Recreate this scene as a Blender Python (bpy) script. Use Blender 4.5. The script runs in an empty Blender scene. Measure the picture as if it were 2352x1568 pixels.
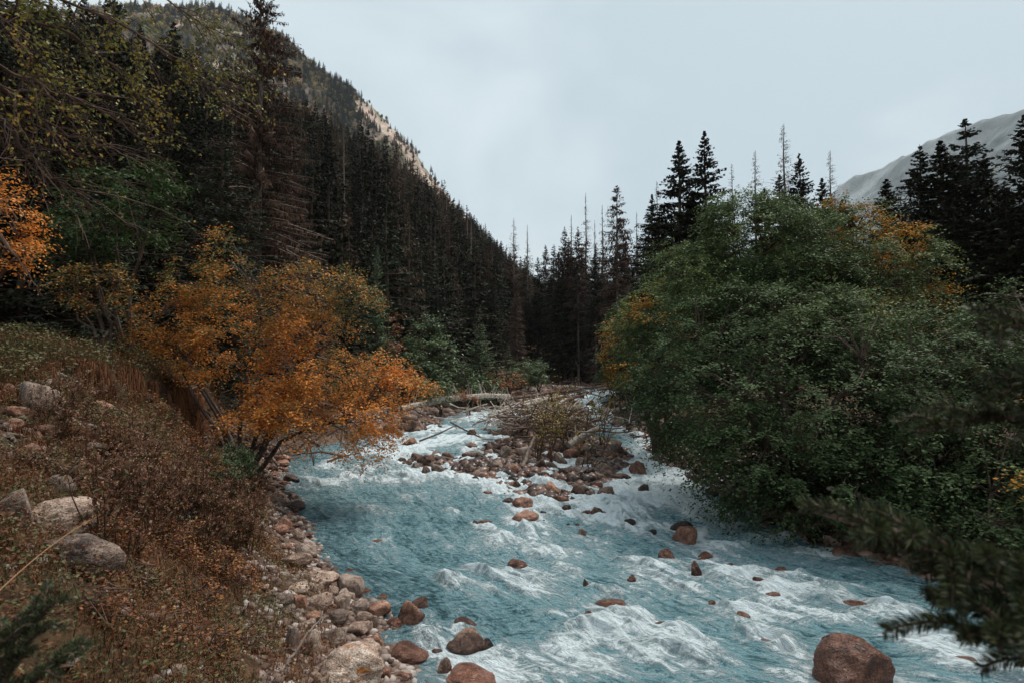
import bpy, bmesh, math, random
import numpy as np
from mathutils import Vector, Matrix

# ---------------------------------------------------------------- camera, light, exposure
C = bpy.context.scene.collection
scene = bpy.context.scene
CAMZ, FPX, PITCH = 4.5, 569.0, math.atan(24/569)
cam_d = bpy.data.cameras.new('camera'); cam = bpy.data.objects.new('camera', cam_d); C.objects.link(cam)
cam.location = (0, 0, CAMZ); cam.rotation_euler = (math.pi/2 + PITCH, 0, 0)
cam_d.sensor_width = 36; cam_d.lens = 36*FPX/1024; cam_d.clip_start = .05; cam_d.clip_end = 20000
cam_d.dof.use_dof = True; cam_d.dof.focus_distance = 24; cam_d.dof.aperture_fstop = 3.2
scene.camera = cam
SUN_EL, SUN_DIR = math.radians(60), Vector((.6, .42, 0)).normalized()
sun_vec = Vector((SUN_DIR.x*math.cos(SUN_EL), SUN_DIR.y*math.cos(SUN_EL), math.sin(SUN_EL)))
sd = bpy.data.lights.new('sun', 'SUN'); sun = bpy.data.objects.new('sun', sd); C.objects.link(sun)
sd.energy = 1.3; sd.angle = math.radians(24); sd.color = (1, .93, .86)
sun.rotation_euler = sun_vec.to_track_quat('Z', 'Y').to_euler()
w = bpy.data.worlds.new('World'); scene.world = w; w.use_nodes = True
nt = w.node_tree; nt.nodes.clear(); N = nt.nodes.new; Lk = nt.links.new
wo = N('ShaderNodeOutputWorld'); bg = N('ShaderNodeBackground'); bg.inputs[1].default_value = .06
sky = N('ShaderNodeTexSky'); sky.sky_type = 'NISHITA'; sky.sun_disc = False
sky.sun_elevation = SUN_EL; sky.sun_rotation = math.atan2(SUN_DIR.x, SUN_DIR.y); sky.air_density = 1.0; sky.dust_density = 2.0
tc = N('ShaderNodeTexCoord'); mp = N('ShaderNodeMapping'); mp.inputs['Scale'].default_value = (1, 1, 1.25); mp.inputs['Location'].default_value = (.35, .1, .2)
n1 = N('ShaderNodeTexNoise'); n1.inputs['Scale'].default_value = 1.9; n1.inputs['Detail'].default_value = 5; n1.inputs['Roughness'].default_value = .5; n1.inputs['Distortion'].default_value = .4
cr = N('ShaderNodeValToRGB'); cr.color_ramp.elements[0].position = .42; cr.color_ramp.elements[0].color = (4.15, 4.95, 5.25, 1)
cr.color_ramp.elements[1].position = .58; cr.color_ramp.elements[1].color = (5.5, 6.15, 6.35, 1)
mx = N('ShaderNodeMix'); mx.data_type = 'RGBA'; mx.inputs[0].default_value = .85
Lk(tc.outputs['Generated'], mp.inputs[0]); Lk(mp.outputs[0], n1.inputs['Vector']); Lk(n1.outputs[0], cr.inputs[0])
Lk(sky.outputs[0], mx.inputs[6]); Lk(cr.outputs[0], mx.inputs[7]); Lk(mx.outputs[2], bg.inputs[0]); Lk(bg.outputs[0], wo.inputs[0])
vs = scene.view_settings; vs.view_transform = 'Standard'; vs.look = 'None'; vs.exposure = 1.38; vs.gamma = 1; vs.use_curve_mapping = False
cy = scene.cycles
cy.max_bounces = 5; cy.diffuse_bounces = 3; cy.glossy_bounces = 2; cy.transmission_bounces = 2; cy.volume_bounces = 0; cy.transparent_max_bounces = 4
cy.use_denoising = True; scene.render.filter_size = 1.1; cy.denoising_prefilter = 'ACCURATE'; cy.sample_clamp_indirect = 4
try: cy.denoiser = 'OPENIMAGEDENOISE'
except Exception: pass

# ---------------------------------------------------------------- helpers
SX = 2.296875
ct, st = math.cos(PITCH), math.sin(PITCH)
WS = .015                                               # fall of the river towards the camera
def ray(px, py):
    cx = (np.asarray(px)/SX - 512)/FPX; cyy = (341 - np.asarray(py)/SX)/FPX
    return cx, ct - st*cyy, st + ct*cyy
def P(px, py, Y):
    x, y, z = ray(px, py); return np.array([x*Y/y, Y + 0*x, CAMZ + z*Y/y])
def PW(px, py):
    x, y, z = ray(px, py); t = CAMZ/(WS*y - z); return np.array([x*t, y*t, CAMZ + z*t])
def _h(ix, iy, iz):
    n = (ix*374761393 + iy*668265263 + iz*2147483647 + 1274126177) & 0xffffffff
    n = ((n ^ (n >> 13))*1274126177) & 0xffffffff
    n = ((n ^ (n >> 16))*2246822519) & 0xffffffff
    return ((n ^ (n >> 15)) & 0xffffff)/float(0xffffff)
def vnoise(x, y, z=0.):
    x, y, z = np.broadcast_arrays(np.asarray(x, float), np.asarray(y, float), np.asarray(z, float))
    fx, fy, fz = np.floor(x), np.floor(y), np.floor(z)
    ix, iy, iz = fx.astype(np.int64), fy.astype(np.int64), fz.astype(np.int64)
    u, v, q = x-fx, y-fy, z-fz
    u, v, q = u*u*(3-2*u), v*v*(3-2*v), q*q*(3-2*q)
    r = 0
    for a in (0, 1):
        for b in (0, 1):
            for c in (0, 1):
                r = r + (u if a else 1-u)*(v if b else 1-v)*(q if c else 1-q)*_h(ix+a, iy+b, iz+c)
    return r*2-1
def fbm(x, y, z=0., o=4, r=.5):
    s, a, t = 0, 1., 0
    for i in range(o):
        s = s + a*vnoise(np.asarray(x)*2**i + 17.3*i, np.asarray(y)*2**i - 9.1*i, np.asarray(z)*2**i + 3.7*i); t += a; a *= r
    return s/t
def norm(v): return v/np.maximum(np.linalg.norm(v, axis=-1, keepdims=True), 1e-9)
def interp(x, xs, ys): return np.interp(x, xs, ys)
def smooth(x, a, b):
    t = np.clip((x-a)/(b-a), 0, 1); return t*t*(3-2*t)

def tag(o, label=None, cat=None, group=None, kind=None):
    if label: o['label'] = label
    if cat: o['category'] = cat
    if group: o['group'] = group
    if kind: o['kind'] = kind
    return o
def link(name, me, parent=None, loc=None):
    o = bpy.data.objects.new(name, me); C.objects.link(o)
    if parent is not None: o.parent = parent
    if loc is not None: o.location = loc
    return o
def empty(name, loc, rz=0):
    o = bpy.data.objects.new(name, None); C.objects.link(o); o.location = [float(a) for a in loc]; o.rotation_euler = (0, 0, rz); o.empty_display_size = .3; return o
def raw_mesh(name, V, F, mats, smoothed=False, mi=None):
    V = np.ascontiguousarray(V, np.float32).reshape(-1, 3); F = np.ascontiguousarray(F, np.int32); k = F.shape[1]
    me = bpy.data.meshes.new(name); me.vertices.add(len(V)); me.vertices.foreach_set('co', V.ravel())
    me.loops.add(F.size); me.loops.foreach_set('vertex_index', F.ravel())
    me.polygons.add(len(F)); me.polygons.foreach_set('loop_start', np.arange(0, F.size, k, dtype=np.int32))
    me.polygons.foreach_set('loop_total', np.full(len(F), k, np.int32))
    if mi is not None: me.polygons.foreach_set('material_index', np.asarray(mi, np.int32))
    me.polygons.foreach_set('use_smooth', np.full(len(F), smoothed))
    for m in mats: me.materials.append(m)
    me.update(calc_edges=True); return me
def quad_mesh(name, parts, mats):
    """parts: list of (Q (n,4,3), material slot, tint (n,))"""
    Q = np.concatenate([p[0].reshape(-1, 4, 3) for p in parts]); n = len(Q)
    mi = np.concatenate([np.full(len(p[0].reshape(-1, 4, 3)), p[1]) for p in parts])
    ti = np.concatenate([np.broadcast_to(p[2], (len(p[0].reshape(-1, 4, 3)),)) for p in parts]).astype(np.float32)
    me = raw_mesh(name, Q.reshape(-1, 3), np.arange(4*n).reshape(n, 4), mats, False, mi)
    a = me.attributes.new('tint', 'FLOAT', 'FACE'); a.data.foreach_set('value', ti); return me
def grid_mesh(name, X, Y, Z, mats, attrs=None):
    r, c = X.shape; V = np.stack([X, Y, Z], -1).reshape(-1, 3)
    i = np.arange((r-1)*c).reshape(r-1, c)[:, :-1].ravel()
    me = raw_mesh(name, V, np.stack([i, i+1, i+c+1, i+c], 1), mats, True)
    for k, v in (attrs or {}).items():
        a = me.attributes.new(k, 'FLOAT', 'POINT'); a.data.foreach_set('value', np.ascontiguousarray(v, np.float32).ravel())
    return me
def tubes(A, B, ra, rb, sides=3):
    """prisms from A to B, as loose quads"""
    A, B = np.asarray(A, float).reshape(-1, 3), np.asarray(B, float).reshape(-1, 3); n = len(A)
    ra, rb = np.broadcast_to(ra, (n,)), np.broadcast_to(rb, (n,))
    d = norm(B-A); up = np.where(np.abs(d[:, 2:3]) > .9, [[1., 0, 0]], [[0, 0, 1.]]); s = norm(np.cross(d, up)); t = np.cross(d, s)
    an = np.arange(sides)*2*math.pi/sides
    ca, sa = np.cos(an)[None, :, None], np.sin(an)[None, :, None]
    o = ca*s[:, None] + sa*t[:, None]
    a = A[:, None] + o*ra[:, None, None]; b = B[:, None] + o*rb[:, None, None]
    return np.stack([a, np.roll(a, -1, 1), np.roll(b, -1, 1), b], 2).reshape(-1, 4, 3)
def polytube(pts, rads, sides=6):
    pts = np.asarray(pts, float); return tubes(pts[:-1], pts[1:], rads[:-1], rads[1:], sides)
def diamonds(p, d, nrm, L, W, mid=.45, fold=0.):
    """leaf shaped quads from base p along d"""
    d = norm(d); s = norm(np.cross(d, nrm)); L = np.broadcast_to(L, (len(p),))[:, None]; W = np.broadcast_to(W, (len(p),))[:, None]
    n = np.cross(s, d); m = p + d*L*mid + n*L*fold
    return np.stack([p, m + s*W/2, p + d*L, m - s*W/2], 1)
def curve_pts(a, b, sag, n=6, wob=0., rng=None):
    a, b = np.asarray(a, float), np.asarray(b, float); t = np.linspace(0, 1, n)[:, None]
    p = a + (b-a)*t; p[:, 2] += (sag*4*t*(1-t))[:, 0]
    if wob and rng is not None: p[1:-1] += rng.normal(0, wob, (n-2, 3))
    return p

# ---------------------------------------------------------------- materials
def mat(name):
    m = bpy.data.materials.new(name); m.use_nodes = True; nt = m.node_tree; nt.nodes.clear()
    out = nt.nodes.new('ShaderNodeOutputMaterial'); return m, nt, nt.nodes.new, nt.links.new, out
def ramp(N, stops):
    r = N('ShaderNodeValToRGB'); e = r.color_ramp.elements
    while len(e) < len(stops): e.new(.5)
    for i, (p, c) in enumerate(stops): e[i].position = p; e[i].color = (*c, 1)
    return r
def noise(N, L, co, scale, detail=4, rough=.55, dist=0.):
    n = N('ShaderNodeTexNoise'); n.inputs['Scale'].default_value = scale; n.inputs['Detail'].default_value = detail
    n.inputs['Roughness'].default_value = rough; n.inputs['Distortion'].default_value = dist
    if co is not None: L(co, n.inputs['Vector'])
    return n.outputs[0]
def math_(N, L, op, a, b=None, clamp=False):
    n = N('ShaderNodeMath'); n.operation = op; n.use_clamp = clamp
    for i, v in enumerate((a, b)):
        if v is None: continue
        if isinstance(v, (int, float)): n.inputs[i].default_value = v
        else: L(v, n.inputs[i])
    return n.outputs[0]
def mixc(N, L, f, a, b, mode='MIX'):
    n = N('ShaderNodeMix'); n.data_type = 'RGBA'; n.blend_type = mode
    for i, v in ((0, f), (6, a), (7, b)):
        if isinstance(v, (int, float)): n.inputs[i].default_value = v
        elif isinstance(v, tuple): n.inputs[i].default_value = (*v, 1)
        else: L(v, n.inputs[i])
    return n.outputs[2]
def leaf_mat(name, stops, trans=.25, rough=.5, vary=.12, spec=.3):
    m, nt, N, L, out = mat(name)
    at = N('ShaderNodeAttribute'); at.attribute_name = 'tint'
    oi = N('ShaderNodeObjectInfo')
    f = math_(N, L, 'ADD', at.outputs['Fac'], math_(N, L, 'MULTIPLY', math_(N, L, 'SUBTRACT', oi.outputs['Random'], .5), vary*2))
    r = ramp(N, stops); L(f, r.inputs[0])
    p = N('ShaderNodeBsdfPrincipled'); L(r.outputs[0], p.inputs['Base Color']); p.inputs['Roughness'].default_value = rough
    p.inputs['Specular IOR Level'].default_value = spec
    if trans > 0:
        t = N('ShaderNodeBsdfTranslucent'); L(r.outputs[0], t.inputs[0]); ms = N('ShaderNodeMixShader'); ms.inputs[0].default_value = trans
        L(p.outputs[0], ms.inputs[1]); L(t.outputs[0], ms.inputs[2]); L(ms.outputs[0], out.inputs[0])
    else: L(p.outputs[0], out.inputs[0])
    return m
def bark_mat(name, a, b, scale=8., rough=.85):
    m, nt, N, L, out = mat(name)
    g = N('ShaderNodeTexCoord'); mp = N('ShaderNodeMapping'); mp.inputs['Scale'].default_value = (1, 1, .3); L(g.outputs['Object'], mp.inputs[0])
    n = noise(N, L, mp.outputs[0], scale, 5, .65); r = ramp(N, [(.35, a), (.65, b)]); L(n, r.inputs[0])
    p = N('ShaderNodeBsdfPrincipled'); L(r.outputs[0], p.inputs['Base Color']); p.inputs['Roughness'].default_value = rough
    p.inputs['Specular IOR Level'].default_value = .2
    b_ = N('ShaderNodeBump'); b_.inputs['Strength'].default_value = .5; b_.inputs['Distance'].default_value = .03; L(n, b_.inputs['Height']); L(b_.outputs[0], p.inputs['Normal'])
    L(p.outputs[0], out.inputs[0]); return m
def rock_mat(name, c0, c1, c2, lichen=None, lam=0., wet=False, scale=1.):
    m, nt, N, L, out = mat(name)
    g = N('ShaderNodeTexCoord'); oi = N('ShaderNodeObjectInfo')
    va = N('ShaderNodeVectorMath'); va.operation = 'ADD'; L(g.outputs['Object'], va.inputs[0])
    sc = N('ShaderNodeVectorMath'); sc.operation = 'SCALE'; sc.inputs[0].default_value = (37, 11, 23); L(oi.outputs['Random'], sc.inputs[3]); L(sc.outputs[0], va.inputs[1])
    co = va.outputs[0]
    big = noise(N, L, co, 1.6*scale, 5, .6, .5); fine = noise(N, L, co, 22*scale, 4, .7)
    r = ramp(N, [(.36, c0), (.5, c1), (.64, c2)])
    f = math_(N, L, 'ADD', math_(N, L, 'MULTIPLY', big, .65), math_(N, L, 'MULTIPLY', fine, .35)); f = math_(N, L, 'ADD', f, math_(N, L, 'MULTIPLY', math_(N, L, 'SUBTRACT', oi.outputs['Random'], .5), .16))
    L(f, r.inputs[0]); col = r.outputs[0]
    sp = ramp(N, [(.38, (.2, .18, .17)), (.5, (1, 1, 1)), (.62, (1.25, 1.22, 1.2))]); L(fine, sp.inputs[0]); col = mixc(N, L, .7, col, sp.outputs[0], 'MULTIPLY')
    if lichen:
        ln = noise(N, L, co, 2.3*scale, 6, .7, .3); lr = ramp(N, [(.62-lam, (0, 0, 0)), (.68-lam, (1, 1, 1))]); L(ln, lr.inputs[0])
        col = mixc(N, L, lr.outputs[0], col, lichen)
    p = N('ShaderNodeBsdfPrincipled')
    # the splash zone just above the water line is wet: darker and shiny
    ge = N('ShaderNodeNewGeometry'); sx = N('ShaderNodeSeparateXYZ'); L(ge.outputs['Position'], sx.inputs[0])
    hz = math_(N, L, 'SUBTRACT', sx.outputs[2], math_(N, L, 'MULTIPLY', sx.outputs[1], WS))
    hz = math_(N, L, 'ADD', hz, math_(N, L, 'MULTIPLY', math_(N, L, 'SUBTRACT', big, .5), .5))
    wr = N('ShaderNodeMapRange'); wr.inputs[1].default_value = .1 if not wet else .5; wr.inputs[2].default_value = .28 if not wet else .95
    wr.inputs[3].default_value = 1; wr.inputs[4].default_value = 0 if not wet else .2; L(hz, wr.inputs[0])
    dark = mixc(N, L, 1., col, (.5, .4, .36), 'MULTIPLY'); col = mixc(N, L, wr.outputs[0], col, dark)
    rr = N('ShaderNodeMapRange'); rr.inputs[3].default_value = .85; rr.inputs[4].default_value = .2; L(wr.outputs[0], rr.inputs[0]); L(rr.outputs[0], p.inputs['Roughness'])
    ck = ramp(N, [(.0, (.35, .3, .28)), (.035, (1, 1, 1))]); L(math_(N, L, 'ABSOLUTE', math_(N, L, 'SUBTRACT', noise(N, L, co, 1.9*scale, 6, .6, 1.2), .5)), ck.inputs[0])
    b = N('ShaderNodeBump'); b.inputs['Strength'].default_value = 1.; b.inputs['Distance'].default_value = .09
    col = mixc(N, L, .8, col, ck.outputs[0], 'MULTIPLY'); L(col, p.inputs['Base Color'])
    L(math_(N, L, 'ADD', big, math_(N, L, 'MULTIPLY', fine, .25)), b.inputs['Height']); L(b.outputs[0], p.inputs['Normal'])
    L(p.outputs[0], out.inputs[0]); return m
# ---------------------------------------------------------------- terrain
def edge_table(pts):
    w_ = np.array([PW(x, y) for x, y in pts]); o = np.argsort(w_[:, 1]); return w_[o, 1], w_[o, 0]
LY, LX = edge_table([(985, 1590), (900, 1500), (890, 1430), (835, 1350), (725, 1290), (700, 1210), (668, 1130), (650, 1070), (670, 1032), (800, 1010), (905, 992), (985, 962), (1110, 944), (1235, 925), (1300, 905), (1322, 893), (1330, 886)])
RY, RX = edge_table([(2640, 1440), (2352, 1372), (2010, 1287), (1900, 1250), (1760, 1190), (1640, 1130), (1530, 1065), (1480, 1010), (1405, 960), (1398, 920), (1425, 893), (1432, 886)])
LY = np.concatenate([[-60, 0, 4], LY, [96, 104, 130]]); LX = np.concatenate([[24, 3.2, .6], LX, [28, 60, 200]])
RY = np.concatenate([[-60, 0, 5], RY, [92, 95, 99, 115]]); RX = np.concatenate([[60, 34, 20], RX, [22, 40, 90, 230]])
def Ledge(y): return np.interp(y, LY, LX) + .25*vnoise(np.asarray(y)*1.1, 3.3)
def Redge(y): return np.interp(y, RY, RX) + .3*vnoise(np.asarray(y)*.9, 7.7)
# bar heights: display px centre, radii, height
BARS = [(1000, 1062, 60, 14, 0.59), (1110, 1075, 100, 25, 0.68), (1190, 1030, 110, 28, 0.75), (1200, 990, 70, 22, 0.57), (1290, 1000, 90, 40, 0.77), (1370, 1035, 75, 40, 0.77), (1300, 960, 70, 30, 0.77), (1270, 925, 80, 22, 0.77),
        (1200, 1085, 90, 25, 0.59), (1330, 1100, 110, 34, 0.64), (1250, 1135, 90, 22, 0.54), (1390, 1075, 50, 25, 0.57), (1150, 1110, 70, 14, 0.41), (960, 972, 70, 12, 0.66), (1120, 925, 60, 8, 0.53)]
def blob_world(bl):
    o = []
    for b in bl:
        c = PW(b[0], b[1]); n_ = PW(b[0], b[1]+b[3]); f_ = PW(b[0], b[1]-b[3])
        o.append((c[0], c[1], b[2]/SX/FPX*c[1], (f_[1]-n_[1])/2, b[4]))
    return o
BW = blob_world(BARS)
def blobs(x, y, bw, p=2.):
    r = np.zeros(np.broadcast(x, y).shape)
    for cx, cy_, rx, ry, a in bw: r = np.maximum(r, a*np.exp(-(((x-cx)/rx)**2 + ((y-cy_)/ry)**2)**(p/2)*.8))
    return r
X0 = -25
def H(x, y):
    x, y = np.broadcast_arrays(np.asarray(x, float), np.asarray(y, float))
    l, r = Ledge(y), Redge(y); dl, dr = l-x, x-r
    A = np.interp(dl, [0, .8, 2, 3.3, 4.6, 7, 14, 40], [.0, .3, 1.3, 3.3, 4.1, 4.8, 5.3, 7])
    B = np.interp(dl, [0, 1.6, 4, 6, 9, 14, 40], [.0, .5, 2.3, 3.5, 4.5, 5.2, 7])
    dlip = np.interp(y, [9, 12, 16, 19, 24], [6.6, 5.8, 4.3, 3.2, 2.6]) + .3*vnoise(y*1.3, x*.7)
    A = A - .95*(1-smooth(dl, dlip-.28, dlip+.28))*smooth(dl, .8, 2.6)*smooth(y, 9, 11)
    Cc = np.interp(dl, [0, 2, 6, 12, 25, 60], [.0, .3, .55, 1.0, 2.8, 7])
    a = smooth(y, 8, 14); c = smooth(y, 23, 33)
    land = (B*(1-a) + A*a)*(1-c) + Cc*c
    near = np.exp(-((x+1.5)/4)**2 - ((y-.2)/3.2)**2)
    land = land + near*.9*(dl > 0)
    rl = np.interp(dr, [0, 1.2, 3, 8, 20, 80], [.0, .6, 1.2, 2.0, 3, 7])
    bed = -.55*smooth(np.minimum(-dl, -dr), 0, 1.6) + blobs(x, y, BW)*1.2
    z = np.where(dl > 0, land, np.where(dr > 0, rl, bed)) + WS*np.clip(y, -100, 400)
    n_ = fbm(x*.8, y*.8, 1.5, 3)
    z = z + n_*np.where(dl > 0, .28, np.where(dr > 0, .25, .08))*np.clip(np.maximum(dl, dr)*.7+.15, .12, 1)
    w_ = X0 + .19*y - x
    cap = np.interp(y, [-300, 60, 130, 200, 330, 500], [30, 15, 45, 80, 150, 170])
    hill = np.where(w_ > 0, .96*w_, 0); hill = cap*(1-np.exp(-hill/cap)) * 1.0 + np.clip(hill-cap*1.3, 0, None)*.12
    hill = np.minimum(np.where(w_ > 0, .96*w_, 0), hill*1.28)
    z = z + np.where(w_ > 0, hill + fbm(x/14, y/14, 4.4, 3)*np.clip(w_*.15, 0, 4), 0)
    wr = x - (95 + .1*y); z = z + np.where(wr > 0, .16*wr, 0)
    return z
def hit(px, py, tmax=160):
    dx, dy, dz = ray(px, py); t = 1.0 + np.arange(4000)*.0125; t = np.concatenate([t, 51+np.arange(1100)*.1])
    x, y, z = dx*t, dy*t, CAMZ + dz*t; g = np.maximum(H(x, y), WS*y - .02); i = np.argmax(z < g)
    if not (z < g)[i]: i = len(t)-1
    return np.array([x[i], y[i], z[i]])

def ground_mat(name, hillside=False):
    m, nt, N, L, out = mat(name)
    g = N('ShaderNodeNewGeometry'); co = g.outputs['Position']
    s = 1. if not hillside else .12
    a = noise(N, L, co, .6*s, 5, .6); b = noise(N, L, co, 5*s, 6, .7); c = noise(N, L, co, 26*s, 4, .7)
    f = math_(N, L, 'ADD', math_(N, L, 'MULTIPLY', a, .45), math_(N, L, 'MULTIPLY', b, .55))
    r = ramp(N, [(.3, (.014, .008, .005)), (.45, (.05, .024, .012)), (.56, (.11, .055, .028)), (.7, (.2, .125, .08))]); L(f, r.inputs[0])
    gr = ramp(N, [(.5, (0, 0, 0)), (.62, (1, 1, 1))]); L(noise(N, L, co, 1.3*s, 4, .6), gr.inputs[0])
    col = mixc(N, L, math_(N, L, 'MULTIPLY', gr.outputs[0], .6), r.outputs[0], (.035, .04, .014))
    sp = ramp(N, [(.35, (.4, .4, .4)), (.6, (1.3, 1.25, 1.2))]); L(c, sp.inputs[0]); col = mixc(N, L, 1., col, sp.outputs[0], 'MULTIPLY')
    # water worn gravel beside and under the river
    sx = N('ShaderNodeSeparateXYZ'); L(co, sx.inputs[0]); hz = math_(N, L, 'SUBTRACT', sx.outputs[2], math_(N, L, 'MULTIPLY', sx.outputs[1], WS))
    hz = math_(N, L, 'ADD', hz, math_(N, L, 'MULTIPLY', math_(N, L, 'SUBTRACT', b, .5), .6))
    mr = N('ShaderNodeMapRange'); mr.inputs[1].default_value = .25; mr.inputs[2].default_value = .75; mr.inputs[3].default_value = 1; mr.inputs[4].default_value = 0; L(hz, mr.inputs[0])
    vo = N('ShaderNodeTexVoronoi'); vo.inputs['Scale'].default_value = 14; L(co, vo.inputs['Vector'])
    gv = ramp(N, [(.0, (.06, .035, .025)), (.5, (.13, .08, .055)), (1, (.22, .16, .12))]); L(vo.outputs['Color'], gv.inputs[0])
    col = mixc(N, L, mr.outputs[0], col, gv.outputs[0])
    p = N('ShaderNodeBsdfPrincipled'); L(col, p.inputs['Base Color']); p.inputs['Roughness'].default_value = .8; p.inputs['Specular IOR Level'].default_value = .25
    bu = N('ShaderNodeBump'); bu.inputs['Strength'].default_value = .8; bu.inputs['Distance'].default_value = .06
    L(math_(N, L, 'ADD', b, math_(N, L, 'MULTIPLY', c, .4)), bu.inputs['Height']); L(bu.outputs[0], p.inputs['Normal']); L(p.outputs[0], out.inputs[0]); return m
M_ground = ground_mat('bank_soil'); M_floor = ground_mat('forest_floor', True)
ys = np.concatenate([np.linspace(-12, 1.5, 24), 1.5 + (np.geomspace(1, 126, 330)-1)])
xs = np.concatenate([np.linspace(-45, -16, 50)[:-1], np.linspace(-16, 14, 330), np.linspace(14, 45, 50)[1:]])
GX, GY = np.meshgrid(xs, ys)
GZ = H(GX, GY) + .05*fbm(GX*4, GY*4, 2.2, 3)*(GY < 40)
tag(link('ground', grid_mesh('ground', GX, GY, GZ, [M_ground])), 'stony soil of the river banks and the bed', kind='structure')
def patch(name, xs, ys, label, dz=0.):
    X, Y = np.meshgrid(xs, ys); Z = H(X, Y) + dz
    return tag(link(name, grid_mesh(name, X, Y, Z, [M_floor])), label, kind='structure')
patch('hillside', np.linspace(-520, -44.8, 120), np.linspace(-300, 560, 180), 'steep forested hillside', -.1)
patch('valley_floor', np.linspace(-44.9, 560, 130), np.linspace(126, 560, 90), 'valley floor under the far forest', -.1)
patch('right_terrace', np.linspace(44.9, 560, 80), np.linspace(-300, 126.2, 90), 'low land behind the right bank', -.1)
patch('lower_valley', np.linspace(-44.9, 45, 60), np.linspace(-300, -11.9, 60), 'river bank ground behind the viewpoint', -.1)

# ---------------------------------------------------------------- river
FOAM = [  # display px centre, radii, strength
 (1150, 958, 110, 14, .9), (1010, 985, 70, 10, .8), (980, 1010, 90, 14, .9), (900, 1040, 90, 22, 1.), (820, 1075, 110, 18, .8), (750, 1095, 90, 14, .5), (960, 1030, 60, 18, .9), (1080, 945, 60, 8, .6), (1230, 945, 60, 8, .7),
 (1365, 895, 50, 9, .85), (1340, 915, 40, 14, .8), (1370, 945, 40, 20, .7), (1420, 965, 30, 12, .7), (1460, 1000, 40, 16, .8), (1500, 1040, 50, 22, 1.), (1470, 1065, 40, 18, .9), (1540, 1080, 70, 18, .8), (1600, 1115, 70, 20, .8),
 (1560, 1150, 90, 20, .8), (1640, 1180, 90, 24, .85), (1700, 1215, 100, 22, .75), (1770, 1235, 90, 16, .7), (1850, 1270, 110, 18, .55), (1470, 1135, 60, 16, .6), (1450, 1180, 60, 14, .45), (1640, 1250, 80, 14, .6), (1520, 1215, 60, 16, .6),
 (1120, 1325, 90, 22, .75), (1180, 1350, 90, 24, .8), (1060, 1345, 50, 12, .6), (1250, 1320, 80, 16, .55), (1300, 1275, 60, 12, .45), (1010, 1400, 60, 12, .4),
 (1230, 1510, 130, 30, 1.), (1350, 1475, 90, 34, 1.), (1420, 1440, 60, 26, .9), (1300, 1545, 150, 30, 1.), (1150, 1515, 80, 14, .7), (1430, 1520, 110, 34, .8), (1400, 1405, 60, 20, .7),
 (1500, 1320, 70, 24, .75), (1560, 1350, 80, 20, .55), (1460, 1300, 50, 18, .5), (1660, 1310, 70, 14, .5), (1750, 1400, 100, 18, .7), (1820, 1420, 100, 16, .6), (1950, 1420, 100, 16, .6), (2080, 1420, 90, 24, .8), (2150, 1480, 90, 30, .8),
 (2220, 1530, 120, 30, .8), (2300, 1450, 90, 18, .5), (2040, 1390, 60, 10, .5), (1950, 1310, 120, 10, .35), (900, 1215, 60, 8, .25), (870, 1245, 30, 5, .35), (1000, 1230, 160, 12, .22), (1750, 1470, 100, 26, .4), (1620, 1440, 70, 20, .35), (1560, 1520, 120, 26, .35),
 (1000, 1140, 180, 16, .28), (850, 1170, 120, 14, .3), (770, 1105, 130, 22, .6), (900, 1100, 100, 16, .6), (1100, 1250, 120, 16, .3), (1350, 1370, 90, 16, .4), (1650, 1480, 120, 26, .35), (1300, 1410, 60, 12, .4), (1100, 1555, 60, 10, .6), (1860, 1550, 90, 18, .35), (1980, 1345, 90, 10, .3)]
FW = blob_world(FOAM)
ROCK_WAKES = []                                      # filled by the rocks: x, y, width
def river_z(x, y, foam=None):
    l, r = np.interp(y, LY, LX), np.interp(y, RY, RX)
    q = (x-l)/(r-l)*14
    if foam is None: foam = blobs(x, y, FW)
    a = .028 + .10*foam
    z = WS*y + a*fbm(q*1.5, y*.75, 5.1, 3) + (.02 + .07*foam)*(1-2*np.abs(fbm(q*2.6+3, y*1.7, 8.8, 3))) + .045*foam
    z = z + .11*foam*fbm(q*.8+9, y*1.2, 2.1, 2)
    return z
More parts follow.
